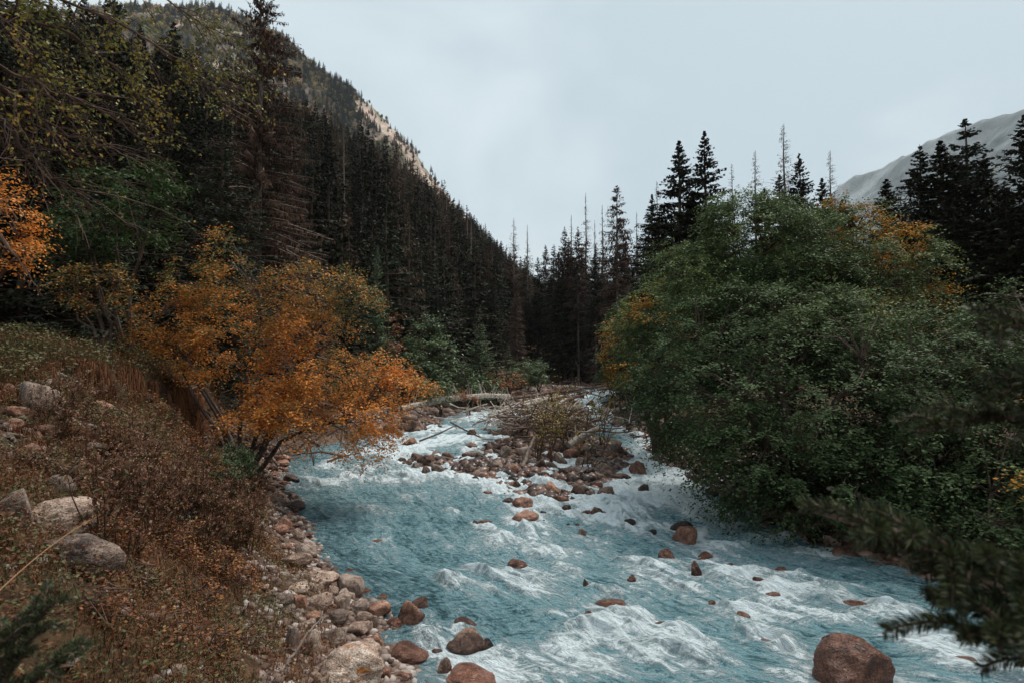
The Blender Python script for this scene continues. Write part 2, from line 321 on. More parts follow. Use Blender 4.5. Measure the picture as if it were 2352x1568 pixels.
def build_river():
    vv = np.concatenate([np.linspace(1800, 1560, 40)[:-1], np.linspace(1560, 884, 440)])
    yy = np.array([PW(1176, v)[1] for v in vv]); yy = np.concatenate([yy, np.linspace(yy[-1]+.8, 112, 24)])
    t = np.linspace(-.04, 1.04, 620)
    l, r = np.interp(yy, LY, LX)-.3, np.interp(yy, RY, RX)+.3
    X = l[:, None] + t[None]*(r-l)[:, None]; Y = np.repeat(yy[:, None], len(t), 1)
    foam = blobs(X, Y, FW)
    lip = np.zeros(X.shape); calm = np.zeros(X.shape); shore = np.minimum(t, 1-t)[None]*(r-l)[:, None]
    foam = foam*(1-(1-smooth((X-l[:, None]), 1.2, 2.6))*(Y < 12.5))
    for (cx, cy_, wd) in ROCK_WAKES:
        ys0, ys1 = cy_-6*wd-.5, cy_+1.5*wd+.5
        rows = np.where((yy > ys0) & (yy < ys1))[0]
        if not len(rows): continue
        a, b = rows[0], rows[-1]+1; xx, y2 = X[a:b], Y[a:b]
        slant = np.interp(y2, LY, LX)-np.interp(cy_, LY, LX)
        dxx = (xx-cx-slant*.6)/wd; dy = (cy_-y2)/wd
        wake = (.25+.75*smooth(shore[a:b], .4, 2))*.8*np.exp(-(dxx/(.5+.25*np.clip(dy, 0, 9)))**2)*np.where(dy > 0, np.exp(-dy/2.2), np.exp(-(dy/.35)**2))
        ring = (.2+.8*smooth(foam[a:b], .1, .5))*(.25+.75*smooth(shore[a:b], .4, 2))*(.35+.65*smooth(dy, -.5, .5))*.5*np.exp(-((np.sqrt(dxx**2+(dy*1.0)**2)-.62)/.16)**2)
        foam[a:b] = np.clip(np.maximum(foam[a:b], .0) + np.maximum(wake, ring)*1.05*(1-foam[a:b]*.6), 0, 1.1)
        calm[a:b] = np.maximum(calm[a:b], np.exp(-(np.sqrt(dxx**2+dy**2)/.75)**4))
        lip[a:b] += .09*min(wd, 1.)*np.exp(-(dxx/.7)**2-((dy+.7)/.4)**2)
    # mask the foam by a flow-stretched turbulence so that it breaks into crests
    q = t[None]*14; turb = fbm(q*1.3+.0*Y, Y*.55, 6.1, 4)
    foam = np.clip(foam*(1+.9*turb), 0, 1.2)
    Bh = blobs(X, Y, BW); foam *= 1-.75*smooth(Bh, .3, .6)
    crest = 1-2*np.abs(fbm(q*1.25+4+.25*Y, Y*.62+.2*q, 7.7, 4)); crest = np.clip(crest, -.2, 1)
    zone = smooth(foam, .15, .6); foam = foam*(1-.12*zone) + zone*.55*(smooth(crest, .2, .85)-.22)
    Z = river_z(X, Y, foam) + lip + zone*.06*(crest-.4)*(Y < 60)
    Z += (.012 + .05*np.clip(foam, 0, 1))*fbm(q*4.2, Y*2.6, 3.3, 3)*(Y < 45) + .03*np.clip(foam, 0, 1)*(1-2*np.abs(fbm(q*6.5, Y*6, 9.3, 3)))*(Y < 30)
    Z = Z*(1-calm) + (WS*Y-.01)*calm
    me = grid_mesh('river', X, Y, Z, [], {'foam': foam, 'across': np.repeat(t[None]*14, len(yy), 0), 'shore': shore})
    m, nt, N, L, out = mat('river_water')
    def att(n): a = N('ShaderNodeAttribute'); a.attribute_name = n; return a.outputs['Fac']
    g = N('ShaderNodeNewGeometry'); sx = N('ShaderNodeSeparateXYZ'); L(g.outputs['Position'], sx.inputs[0])
    cb = N('ShaderNodeCombineXYZ'); L(att('across'), cb.inputs[0]); L(math_(N, L, 'MULTIPLY', sx.outputs[1], .3), cb.inputs[1]); flow = cb.outputs[0]
    cb2 = N('ShaderNodeCombineXYZ'); L(math_(N, L, 'MULTIPLY', att('across'), .55), cb2.inputs[0]); L(math_(N, L, 'MULTIPLY', sx.outputs[1], .95), cb2.inputs[1]); cb2.inputs[2].default_value = 4.
    n_a = noise(N, L, flow, 2.6, 9, .66, 1.3); n_b = noise(N, L, flow, 7, 6, .65, 1.5); n_c = noise(N, L, cb2.outputs[0], 5.0, 7, .62, 2.2)
    n_d = noise(N, L, g.outputs['Position'], 20, 4, .75, 1.5)
    fo = att('foam')
    s = math_(N, L, 'ADD', math_(N, L, 'MULTIPLY', n_a, .45), math_(N, L, 'MULTIPLY', n_c, .55))
    s = math_(N, L, 'ADD', s, math_(N, L, 'MULTIPLY', math_(N, L, 'SUBTRACT', n_d, .5), .34))
    dens = math_(N, L, 'ADD', math_(N, L, 'MULTIPLY', fo, .52), math_(N, L, 'MULTIPLY', math_(N, L, 'SUBTRACT', s, .5), 2.5))
    white = N('ShaderNodeMapRange'); white.interpolation_type = 'SMOOTHSTEP'; white.inputs[1].default_value = .16; white.inputs[2].default_value = .5; L(dens, white.inputs[0])
    # milky bubbles below the surface
    milk = N('ShaderNodeMapRange'); milk.inputs[1].default_value = -.24; milk.inputs[2].default_value = .36; L(dens, milk.inputs[0])
    base = ramp(N, [(0., (.035, .086, .1)), (.3, (.11, .235, .27)), (.6, (.25, .44, .485)), (1, (.5, .71, .76))]); L(milk.outputs[0], base.inputs[0])
    # water colour darkens towards both banks
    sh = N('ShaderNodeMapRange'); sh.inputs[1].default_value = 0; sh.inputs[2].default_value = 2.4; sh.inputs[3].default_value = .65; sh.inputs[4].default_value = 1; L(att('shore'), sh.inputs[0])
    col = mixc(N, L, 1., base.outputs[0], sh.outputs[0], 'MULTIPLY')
    col = mixc(N, L, white.outputs[0], col, (.82, .93, .96))
    p = N('ShaderNodeBsdfPrincipled'); L(col, p.inputs['Base Color']); p.inputs['IOR'].default_value = 1.33
    ro = N('ShaderNodeMapRange'); ro.inputs[3].default_value = .13; ro.inputs[4].default_value = .75; L(white.outputs[0], ro.inputs[0]); L(ro.outputs[0], p.inputs['Roughness'])
    hgt = math_(N, L, 'ADD', math_(N, L, 'MULTIPLY', n_a, 1.0), math_(N, L, 'MULTIPLY', n_b, .35)); hgt = math_(N, L, 'ADD', hgt, math_(N, L, 'MULTIPLY', n_c, .7))
    hgt = math_(N, L, 'ADD', hgt, math_(N, L, 'MULTIPLY', n_d, .12)); hgt = math_(N, L, 'ADD', hgt, math_(N, L, 'MULTIPLY', white.outputs[0], .25))
    bu = N('ShaderNodeBump'); bu.inputs['Strength'].default_value = 1.; bu.inputs['Distance'].default_value = .22; L(hgt, bu.inputs['Height']); L(bu.outputs[0], p.inputs['Normal'])
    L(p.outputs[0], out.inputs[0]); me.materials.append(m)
    tag(link('river', me), 'foaming turquoise mountain river', kind='structure')

# ---------------------------------------------------------------- far mountains
def ridge():
    sil = np.array([(-1500, -420), (-800, -150), (-300, -10), (0, 50), (250, 32), (420, 18), (560, 48), (650, 98), (720, 152), (790, 208), (830, 222), (860, 248), (905, 300), (950, 345), (985, 400), (1010, 432), (1050, 478), (1090, 520), (1130, 575), (1180, 650), (1260, 800)], float)
    k = np.arange(len(sil)); kk = np.linspace(0, len(sil)-1, 360); sx_, sy_ = np.interp(kk, k, sil[:, 0]), np.interp(kk, k, sil[:, 1])
    Yr = 900.; top = np.stack([P(a, b, Yr) for a, b in zip(sx_, sy_)])
    s = np.linspace(-.12, 1, 110)
    d = np.array([.30, -.52, -.80])*760
    V = top[:, None, :] + np.where(s[None, :, None] > 0, s[None, :, None]*d, np.abs(s[None, :, None])*np.array([-.1, 500., -250.]))
    n_ = fbm(V[..., 0]/60, V[..., 1]/60, V[..., 2]/60, 5, .55); n2 = 1-2*np.abs(fbm(V[..., 0]/90+5, V[..., 1]/90, V[..., 2]/150, 4))
    am = np.clip(s*6+.25, .1, 1)[None]
    n3 = fbm(V[..., 0]/22, V[..., 1]/22, V[..., 2]/26, 4, .6)
    V[..., 0] += am*(n_*22+n3*7); V[..., 1] -= am*(n2*40+n_*20+n3*14); V[..., 2] += am*(n_*9+n3*3)
    m, nt, N, L, out = mat('ridge_rock')
    g = N('ShaderNodeNewGeometry'); co = g.outputs['Position']
    a = noise(N, L, co, .012, 6, .65, .4); b = noise(N, L, co, .06, 6, .7, .3)
    rk = ramp(N, [(.3, (.26, .18, .14)), (.45, (.58, .43, .35)), (.6, (.75, .6, .5)), (.72, (.85, .75, .66))]); L(b, rk.inputs[0])  # rock colours lifted to carry part of the ridge's sunlight
    gr = ramp(N, [(.3, (.07, .08, .04)), (.55, (.22, .22, .1)), (.75, (.33, .26, .13))]); L(b, gr.inputs[0])
    f = ramp(N, [(.5, (0, 0, 0)), (.58, (1, 1, 1))]); L(math_(N, L, 'ADD', math_(N, L, 'MULTIPLY', a, .7), math_(N, L, 'MULTIPLY', b, .3)), f.inputs[0])
    col = mixc(N, L, f.outputs[0], rk.outputs[0], gr.outputs[0])
    p = N('ShaderNodeBsdfPrincipled'); L(col, p.inputs['Base Color']); p.inputs['Roughness'].default_value = .9
    bu = N('ShaderNodeBump'); bu.inputs['Strength'].default_value = 1; bu.inputs['Distance'].default_value = 8; L(b, bu.inputs['Height']); L(bu.outputs[0], p.inputs['Normal'])
    L(p.outputs[0], out.inputs[0])
    tag(link('rocky_ridge', grid_mesh('rocky_ridge', V[..., 0], V[..., 1], V[..., 2], [m])), 'sunlit rocky mountain ridge above the forest', kind='structure')
    return V
RV = ridge()
def mountain():
    crest = [(2500, -3600, 1350), (2450, -1500, 1420), (2400, 0, 1400), (2450, 1500, 1330)]
    for px, py, Y in [(2600, 190, 2150), (2480, 215, 2350), (2352, 250, 2600), (2280, 268, 2780), (2200, 295, 3000), (2130, 322, 3200), (2095, 350, 3300), (2060, 362, 3450), (2010, 393, 3700), (1965, 402, 3850), (1925, 425, 4050), (1880, 480, 4300), (1780, 620, 4500)]:
        crest.append(tuple(P(px, py, Y)))
    c = np.array(crest); k = np.arange(len(c)); kk = np.linspace(0, len(c)-1, 260); top = np.stack([np.interp(kk, k, c[:, i]) for i in range(3)], 1)
    top[:, 2] += 10*fbm(kk*3, 0, 0, 3)*(kk > 4)
    s = np.linspace(-.3, 1, 110); hgt = top[:, 2:3]
    V = np.zeros((260, 110, 3)); V[..., 0] = top[:, None, 0] - np.where(s > 0, s*1.0, s*1.5)[None]*hgt; V[..., 1] = top[:, None, 1] - np.clip(s, 0, 1)[None]*hgt*.25
    V[..., 2] = hgt*(1-np.where(s > 0, s**.85, -s*1.2)[None])
    n_ = fbm(V[..., 0]/260, V[..., 1]/260, V[..., 2]/260, 6, .55); am = np.clip(np.abs(s)*5+.12, 0, 1)[None]
    n3 = fbm(V[..., 0]/70, V[..., 1]/70, V[..., 2]/70, 4, .6); V[..., 0] += am*(n_*150+n3*45); V[..., 2] += am*(n_*70+n3*20)
    m, nt, N, L, out = mat('hazed_mountain_slope')
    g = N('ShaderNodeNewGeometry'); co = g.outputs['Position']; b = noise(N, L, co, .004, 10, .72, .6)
    r = ramp(N, [(.36, (.07, .085, .085)), (.5, (.15, .175, .18)), (.58, (.27, .3, .31)), (.68, (.36, .4, .41)), (.74, (.7, .74, .77))]); L(b, r.inputs[0])  # pale bluish greys paint part of the distance haze into the slope
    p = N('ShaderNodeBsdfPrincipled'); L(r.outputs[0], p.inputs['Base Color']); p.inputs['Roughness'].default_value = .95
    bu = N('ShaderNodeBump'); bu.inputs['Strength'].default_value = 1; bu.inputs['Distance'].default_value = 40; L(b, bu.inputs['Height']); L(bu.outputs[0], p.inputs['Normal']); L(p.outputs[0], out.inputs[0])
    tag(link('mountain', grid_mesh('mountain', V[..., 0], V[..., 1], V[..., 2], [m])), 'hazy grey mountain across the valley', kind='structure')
mountain()
# valley ground reaching out to the foot of the mountain and the horizon
X, Y = np.meshgrid(np.linspace(-2400, 4600, 40), np.linspace(-4200, 5200, 40))
tag(link('valley_plain', grid_mesh('valley_plain', X, Y, np.full(X.shape, -3.), [M_floor])), 'low valley ground far away', kind='structure')
HAZE = True
if HAZE:
    bm = bmesh.new(); bmesh.ops.create_cube(bm, size=1)
    for v in bm.verts: v.co = ((v.co.x+.5)*8600-2700, (v.co.y+.5)*9900-4450, -4.5 + (v.co.z+.5)*1560)
    me = bpy.data.meshes.new('haze'); bm.to_mesh(me); bm.free()
    m, nt, N, L, out = mat('valley_air'); pv = N('ShaderNodeVolumePrincipled'); pv.inputs['Color'].default_value = (.86, .93, .97, 1); pv.inputs['Density'].default_value = .00009
    L(pv.outputs[0], out.inputs['Volume']); me.materials.append(m)
    tag(link('haze', me), 'thin damp haze filling the valley', kind='stuff')
# ---------------------------------------------------------------- foliage and bark materials
M_bark = bark_mat('spruce_bark', (.05, .033, .024), (.13, .09, .068))
M_deadbark = bark_mat('dead_bark', (.12, .09, .07), (.26, .21, .175))
M_birchbark = bark_mat('birch_bark', (.035, .022, .016), (.17, .125, .1), 5)
M_driftwood = bark_mat('driftwood', (.3, .24, .2), (.62, .54, .46), 6, .8)
M_darkwood = bark_mat('wet_dead_wood', (.05, .03, .022), (.16, .10, .075), 7, .7)
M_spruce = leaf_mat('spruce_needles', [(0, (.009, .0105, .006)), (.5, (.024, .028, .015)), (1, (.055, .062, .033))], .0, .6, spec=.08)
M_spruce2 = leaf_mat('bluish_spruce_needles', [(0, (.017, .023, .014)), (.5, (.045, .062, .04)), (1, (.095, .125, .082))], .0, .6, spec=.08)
M_fresh = leaf_mat('fresh_spruce_needles', [(0, (.05, .075, .04)), (.5, (.14, .2, .11)), (1, (.26, .34, .2))], .1, .6, spec=.08)
M_brown = leaf_mat('withered_needles', [(0, (.03, .017, .012)), (.5, (.09, .052, .036)), (1, (.2, .125, .09))], .0, .8, spec=.08)
M_olive = leaf_mat('lichened_twigs', [(0, (.035, .026, .016)), (.5, (.1, .076, .048)), (1, (.18, .14, .095))], .0, .8, spec=.08)
M_alder = leaf_mat('alder_leaves', [(0, (.024, .038, .015)), (.4, (.07, .105, .044)), (.72, (.145, .2, .09)), (.86, (.26, .28, .07)), (1, (.66, .26, .035))], .25, .55, .0, .1)
M_autumn = leaf_mat('birch_leaves', [(0, (.06, .07, .022)), (.25, (.2, .21, .08)), (.37, (.4, .22, .055)), (.6, (.76, .25, .04)), (.85, (.88, .37, .08)), (1, (.86, .52, .22))], .3, .5, 0)
M_yellow = leaf_mat('yellowing_leaves', [(0, (.08, .1, .03)), (.4, (.24, .24, .06)), (.7, (.48, .3, .05)), (1, (.8, .28, .03))], .3, .45, 0)
M_green = leaf_mat('shrub_leaves', [(0, (.04, .058, .026)), (.5, (.12, .17, .08)), (.9, (.24, .31, .15)), (1, (.3, .17, .05))], .2, .45, 0)

# ---------------------------------------------------------------- conifers
def conifer(name, seed, h, r, nw=30, nb=7, nt_=14, base=.05, tw=(.8, .17), droop=.25, rise=.15, curtain=.35, prof=.85, leafm=None, barkm=None, density=1., trunk_r=None, top_bare=0., lean=0., split=False, irregular=.25):
    g = np.random.default_rng(seed); leafm = leafm or M_spruce; barkm = barkm or M_bark
    n = nw*nb; t = np.sort(g.uniform(0, 1, nw))*.35 + np.linspace(0, 1, nw)*.65
    t = np.repeat(t, nb) + g.normal(0, .006, n); t = np.clip(t, 0, .995)
    keep = g.uniform(0, 1, n) < density; t = t[keep]; n = len(t)
    z = h*(base + (1-base)*t); az = g.uniform(0, 2*math.pi, n)
    lump = 1 + irregular*np.sin(az*2+seed+t*9) * .6 + g.normal(0, irregular*.6, n)
    L = r*((1-t)**prof)*np.clip(lump, .35, 1.5)*np.minimum(1, (t+.12)/.2)**.4 + .006*h*(1-t)
    rad = np.stack([np.cos(az), np.sin(az)], 1)
    dr = (droop*(1-t) - rise*t*1.2)*L*g.uniform(.5, 1.5, n)
    up0 = rise*L*g.uniform(.4, 1.3, n)
    def bp(i, s):
        xy = rad[i]*(L[i]*s)[:, None]; zz = z[i] + up0[i]*s - (dr[i]+up0[i]*.8)*s**1.7 + .10*L[i]*s**4
        return np.concatenate([xy, zz[:, None]], 1)
    I = np.arange(n); segs = []
    for a, b in ((0, .5), (.5, 1.)):
        segs.append(tubes(bp(I, np.full(n, a)), bp(I, np.full(n, b)), (.012*L+.008)*(1-a*.6), (.012*L+.008)*(1-b*.75), 3))
    wood = np.concatenate(segs)
    cnt = np.maximum((nt_*(.25+.75*L/r)*g.uniform(.7, 1.2, n)).astype(int), 3)
    if top_bare: cnt = np.where(t > 1-top_bare, (cnt*.25).astype(int), cnt)
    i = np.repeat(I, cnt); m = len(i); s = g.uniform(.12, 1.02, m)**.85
    p = bp(i, s); side = np.where(g.uniform(0, 1, m) < .5, -1, 1)
    rr = rad[i]; perp = np.stack([-rr[:, 1], rr[:, 0]], 1)*side[:, None]
    hang = (g.uniform(0, 1, m) < curtain)
    fw = g.uniform(.25, .9, m)[:, None]; d = np.concatenate([rr*fw + perp*g.uniform(.3, 1., m)[:, None], g.normal(-.12, .22, m)[:, None]], 1)
    d[hang] = np.stack([g.normal(0, .35, hang.sum()), g.normal(0, .35, hang.sum()), np.full(hang.sum(), -1.)], 1)
    nr = np.stack([g.normal(0, .45, m), g.normal(0, .45, m), np.ones(m)], 1); nr[hang] = np.concatenate([rr[hang] + g.normal(0, .5, (hang.sum(), 2)), np.zeros((hang.sum(), 1))], 1)
    ll = tw[0]*(1.15-.6*s)*g.uniform(.6, 1.25, m)*np.clip(.12+1.3*L[i]/r, .12, 1)
    Q = diamonds(p, d, nr, ll, tw[1]*g.uniform(.7, 1.3, m), .5)
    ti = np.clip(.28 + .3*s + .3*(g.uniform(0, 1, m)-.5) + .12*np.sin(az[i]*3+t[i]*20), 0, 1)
    tr = trunk_r or h*.011+.05
    k = np.linspace(0, 1, 9); tp = np.stack([g.normal(0, .01*h**.5, 9)*k, g.normal(0, .01*h**.5, 9)*k, k*h], 1); tp[0] = (0, 0, -.5)
    T = polytube(tp, tr*(1-k)**.8+.012, 7)
    if split:
        return quad_mesh(name+'_trunk', [(T, 0, .5)], [barkm]), quad_mesh(name+'_crown', [(Q, 0, ti), (wood, 1, .5)], [leafm, barkm])
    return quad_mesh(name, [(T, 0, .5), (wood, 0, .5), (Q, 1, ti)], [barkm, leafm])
FAR = []
def farp(name, *a, **k): FAR.append((name, conifer(name, *a, **k)))
for i in range(3): farp('spruce', 10+i, 20, 3.8+.3*i, 30, 8, 13, .04, (1.0, .38), .35, .12, .3, .75+.08*i)
for i in range(2): farp('bluish_spruce', 20+i, 20, 4.1, 30, 8, 13, .03, (.95, .36), .3, .14, .25, .8, M_spruce2)
for i in range(3): farp('withered_spruce', 30+i, 21, 3.2, 28, 7, 13, .05, (.95, .26), .5, .05, .7, .7, M_brown, M_bark, .9)
for i in range(2): farp('lichened_spruce', 40+i, 22, 3.0, 28, 7, 12, .08, (.9, .22), .5, .05, .75, .7, M_olive, M_bark, .9)
farp('bare_snag', 50, 21, 1.5, 20, 4, 3, .3, (.5, .08), .4, .05, .5, .5, M_olive, M_deadbark, .7)
# mid-distance prototypes: finer
MID = {
 'spruce': [conifer('spruce', 60+i, 20, 5.2, 56, 9, 44, .03, (.85, .18), .45, .12, .3, .9, split=True) for i in range(3)],
 'bluish': [conifer('fir', 70+i, 20, 5.2, 54, 9, 44, .02, (.85, .19), .4, .12, .2, .9, M_spruce2, split=True) for i in range(2)],
 'tall': [conifer('forest_spruce', 80+i, 34, 5.3, 60, 9, 32, .16, (1.05, .23), .45, .08, .35, .75, density=.9, trunk_r=.34, split=True) for i in range(3)],
 'withered': [conifer('withered_spruce', 90+i, 26, 3.6, 60, 9, 30, .1, (.9, .12), .5, .04, .7, .6, M_brown, M_deadbark, .8, .3, split=True) for i in range(3)],
 'spire': [conifer('spire_spruce', 100+i, 34, 4.6, 70, 8, 30, .12, (.85, .14), .5, .04, .6, 1.15, M_olive, M_deadbark, .75, .36, .3, split=True, irregular=.4) for i in range(3)],
 'snag': [conifer('snag', 110+i, 22, 2.6, 50, 7, 12, .25, (.7, .05), .15, .05, .3, .8, M_brown, M_deadbark, .75, .2, split=True, irregular=.3) for i in range(2)],
}
def tree2(name, meshes, loc, h, h0, label, cat='spruce', group=None, wid=1., rz=None, lean=(0, 0)):
    r = empty(name, loc, random.uniform(0, 6.28) if rz is None else rz); s = h/h0; r.scale = (s*wid, s*wid, s); r.rotation_euler = (lean[0], lean[1], r.rotation_euler.z)
    tag(r, label, cat, group)
    link('trunk', meshes[0], r); link('crown', meshes[1], r); return r
random.seed(5)
def hero(px, ptop, Y, kind, label, name=None, group=None, wid=1., base_dz=0., lean=(0, 0), h0=None):
    top = P(px, ptop, Y); gz = float(H(top[0], Y)) - .15 + base_dz; h = top[2]-gz
    ms = MID[kind]; m = ms[int(px*7+ptop) % len(ms)]; h0 = {'spruce': 20, 'bluish': 20, 'tall': 34, 'withered': 26, 'spire': 34, 'snag': 22, 'bare': 34}[kind]
    nm = name or {'spruce': 'spruce_tree', 'bluish': 'fir_tree', 'tall': 'spruce_tree', 'withered': 'withered_spruce', 'spire': 'spruce_tree', 'snag': 'dead_snag', 'bare': 'spruce_tree'}[kind]
    cat = 'dead tree' if kind in ('withered', 'snag') else 'conifer'
    return tree2(nm, m, (top[0], Y, gz), h, h0, label, cat, group, wid*(20/ h0 if False else 1.)*1., lean=lean)
# right side conifers
hero(1560, 322, 42, 'spruce', 'tall dark spruce just left of its twin, above the big green alder', wid=1.15)
hero(1618, 300, 43, 'spruce', 'ragged dark spruce with a thin broken-looking tip beside its twin', wid=.95)
hero(1590, 440, 47, 'spruce', 'dark spruce filling the gap between the two tall twin spruces', wid=1.2)
hero(1798, 284, 48, 'snag', 'tall thinly needled spire rising highest above the green alder', wid=1.1, name='spruce_tree')
hero(1790, 400, 49, 'spruce', 'dark spruce at the foot of the highest thin spire', wid=1.)
hero(1836, 350, 47, 'spruce', 'slender dark spruce just right of the highest thin spire', wid=.85)
hero(1733, 345, 56, 'snag', 'bare grey snag standing alone against the sky', wid=1.)
hero(1681, 375, 54, 'snag', 'short bare snag right of the twin spruces', wid=.8)
hero(1905, 345, 56, 'snag', 'bare snag with fine side twigs left of the hazy mountain foot', wid=1.)
hero(1888, 408, 50, 'spruce', 'small dark spruce in front of the bare snag by the hazy mountain', wid=1.1)
hero(1755, 432, 52, 'spruce', 'low dark spruce between the lone snag and the highest spire', wid=1.1)
hero(1935, 455, 52, 'spruce', 'low dark spruce under the lower end of the hazy mountain ridge', wid=1.2)
hero(2036, 410, 44, 'spruce', 'rounded dark fir standing alone before the hazy mountain', wid=1.5)
hero(2112, 332, 38, 'spruce', 'dark fir leftmost of the tall clump at the right edge', wid=1.2)
hero(2160, 322, 37, 'spruce', 'dark fir with a blunt top inside the right-hand clump', wid=1.5)
hero(2216, 272, 39, 'bluish', 'tallest pointed fir of the clump beneath the hazy mountain', wid=1.35)
hero(2262, 350, 36, 'spruce', 'olive dark fir on the sloping side of the tallest pointed fir', wid=1.1)
hero(2190, 430, 33, 'spruce', 'lower dark fir standing in front of the right-hand clump', wid=1.5)
hero(2352, 262, 33, 'spruce', 'dark fir cut off by the right edge of the picture', wid=1.25)
hero(2310, 430, 31, 'spruce', 'lower dark fir beside the one at the picture edge', wid=1.4)
hero(2420, 330, 30, 'spruce', 'dark fir mostly outside the right edge', wid=1.3)
hero(1497, 445, 62, 'spruce', 'thin dark spruce left of the two tall twin spruces', wid=.9)
hero(1520, 470, 58, 'spruce', 'dark spruce leaning on the left flank of the twin spruces', wid=1.2)
hero(1462, 486, 76, 'spire', 'narrow dead-topped spruce right of the tallest grey spire', wid=1.)
hero(1509, 415, 70, 'snag', 'faint bare spire peeping up beside the twin spruces', wid=.8)
# group of dead-topped spires in the middle
for a in [(1312, 492, 88, 'spire', 'dead-topped spruce, leftmost of the spire group at the river bend'), (1345, 442, 90, 'spire', 'tall dead-topped spruce, second from the left at the river bend'),
          (1366, 505, 94, 'spire', 'short dead-topped spruce between two tall spires at the bend'), (1383, 470, 90, 'spire', 'dead-topped spruce in the middle of the spire group'),
          (1416, 425, 82, 'withered', 'tallest grey dead spruce with a crooked bare top at the river bend'), (1437, 545, 92, 'spruce', 'short green spruce beneath the tallest grey dead spruce'),
          (1180, 500, 112, 'snag', 'bare thin spire over the far forest, left one of two'), (1211, 515, 110, 'spire', 'ragged dead spire over the far forest, right one of two'),
          (1253, 562, 125, 'withered', 'reddish withered spruce at the lowest dip of the skyline'), (1235, 590, 100, 'tall', 'dark spruce under the two spires of the far forest'),
          (1283, 578, 96, 'spruce', 'dark bushy spruce just left of the spire group'), (1187, 668, 72, 'withered', 'thin lichened dead spruce standing free before the dark forest')]:
    hero(*a)
MID['bare'] = [conifer('bare_base_spruce', 130+i, 34, 3.6, 60, 8, 24, .42, (.85, .17), .45, .08, .4, .7, M_brown if i == 1 else None, M_deadbark, .85, .3, split=True) for i in range(2)]
for a in [(1272, 560, 92, 'bare', 'spruce with a bare lower trunk leftmost of those behind the drift logs'), (1297, 520, 88, 'bare', 'pale bare trunked spruce, first of a close pair behind the drift logs'), (1306, 545, 90, 'bare', 'thin bare trunked spruce, second of a close pair behind the drift logs'), (1327, 520, 86, 'bare', 'spruce with a tall bare trunk between the pair and the greyest one'), (1368, 560, 83, 'bare', 'greyest thick bare trunk standing at the water at the river bend')]:
    hero(*a)
# dark wall of spruces behind the gravel bank
g = np.random.default_rng(77)
wall = []
for i, px in enumerate(np.linspace(800, 1520, 46)):
    px += g.uniform(-8, 8); Y = g.uniform(84, 118)
    top = np.interp(px, [800, 950, 1060, 1150, 1260, 1330, 1420, 1520], [600, 610, 590, 590, 620, 600, 590, 560]) + g.uniform(-10, 70)
    wall.append((px, top, Y))
for px, top, Y in wall:
    k = 'tall' if g.uniform() < .75 else 'withered'
    hero(px, top, Y, k, 'dark tall spruce standing close in the forest wall behind the stony bank' if k == 'tall' else 'brown withered spruce standing close in the forest wall behind the stony bank', group='spruces of the dark forest wall' if k == 'tall' else 'withered spruces of the dark forest wall', wid=1.15)
# ---- near left conifers, finer still
def near_conifer(px, ptop, Y, seed, r, label, leafm, barkm=None, name='spruce_tree', cat='conifer', **k):
    top = P(px, ptop, Y); gz = float(H(top[0], Y)) - .2; h = top[2]-gz
    tm, cm = conifer(name, seed, h, r, leafm=leafm, barkm=barkm, split=True, **k)
    e = empty(name, (top[0], Y, gz)); tag(e, label, cat); link('trunk', tm, e); link('crown', cm, e)
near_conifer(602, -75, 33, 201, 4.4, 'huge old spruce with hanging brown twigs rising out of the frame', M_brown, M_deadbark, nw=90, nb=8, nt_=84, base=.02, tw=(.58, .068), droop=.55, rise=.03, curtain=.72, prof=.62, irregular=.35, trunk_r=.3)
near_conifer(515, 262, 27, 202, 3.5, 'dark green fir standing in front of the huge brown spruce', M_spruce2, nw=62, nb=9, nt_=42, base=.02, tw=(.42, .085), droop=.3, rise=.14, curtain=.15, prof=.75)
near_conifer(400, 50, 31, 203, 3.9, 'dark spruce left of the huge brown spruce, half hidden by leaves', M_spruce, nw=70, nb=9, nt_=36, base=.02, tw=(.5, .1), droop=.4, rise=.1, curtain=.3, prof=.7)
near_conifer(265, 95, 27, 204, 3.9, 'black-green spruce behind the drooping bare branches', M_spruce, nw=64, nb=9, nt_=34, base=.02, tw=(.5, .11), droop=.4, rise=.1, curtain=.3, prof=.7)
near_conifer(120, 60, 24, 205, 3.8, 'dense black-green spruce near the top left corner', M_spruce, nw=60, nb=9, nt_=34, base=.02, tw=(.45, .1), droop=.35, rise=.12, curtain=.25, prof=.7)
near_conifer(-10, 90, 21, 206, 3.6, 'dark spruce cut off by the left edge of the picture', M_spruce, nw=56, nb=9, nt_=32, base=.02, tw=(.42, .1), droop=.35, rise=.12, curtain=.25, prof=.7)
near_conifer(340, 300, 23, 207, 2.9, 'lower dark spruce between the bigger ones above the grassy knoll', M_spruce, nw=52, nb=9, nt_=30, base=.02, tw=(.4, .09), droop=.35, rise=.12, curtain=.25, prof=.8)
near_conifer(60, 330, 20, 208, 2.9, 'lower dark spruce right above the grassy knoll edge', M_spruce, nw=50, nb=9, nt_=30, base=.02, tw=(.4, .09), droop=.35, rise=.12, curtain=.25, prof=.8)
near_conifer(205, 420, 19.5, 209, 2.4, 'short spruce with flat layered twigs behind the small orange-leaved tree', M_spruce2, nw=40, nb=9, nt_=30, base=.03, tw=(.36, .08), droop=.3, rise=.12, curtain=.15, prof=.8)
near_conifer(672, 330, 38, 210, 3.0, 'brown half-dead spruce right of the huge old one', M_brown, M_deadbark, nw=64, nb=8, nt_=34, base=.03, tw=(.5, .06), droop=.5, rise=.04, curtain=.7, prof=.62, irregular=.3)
near_conifer(868, 560, 44, 211, 1.9, 'slender fresh green spruce just right of the orange birch', M_fresh, nw=52, nb=8, nt_=26, base=.01, tw=(.4, .08), droop=.2, rise=.25, curtain=.3, prof=.9)
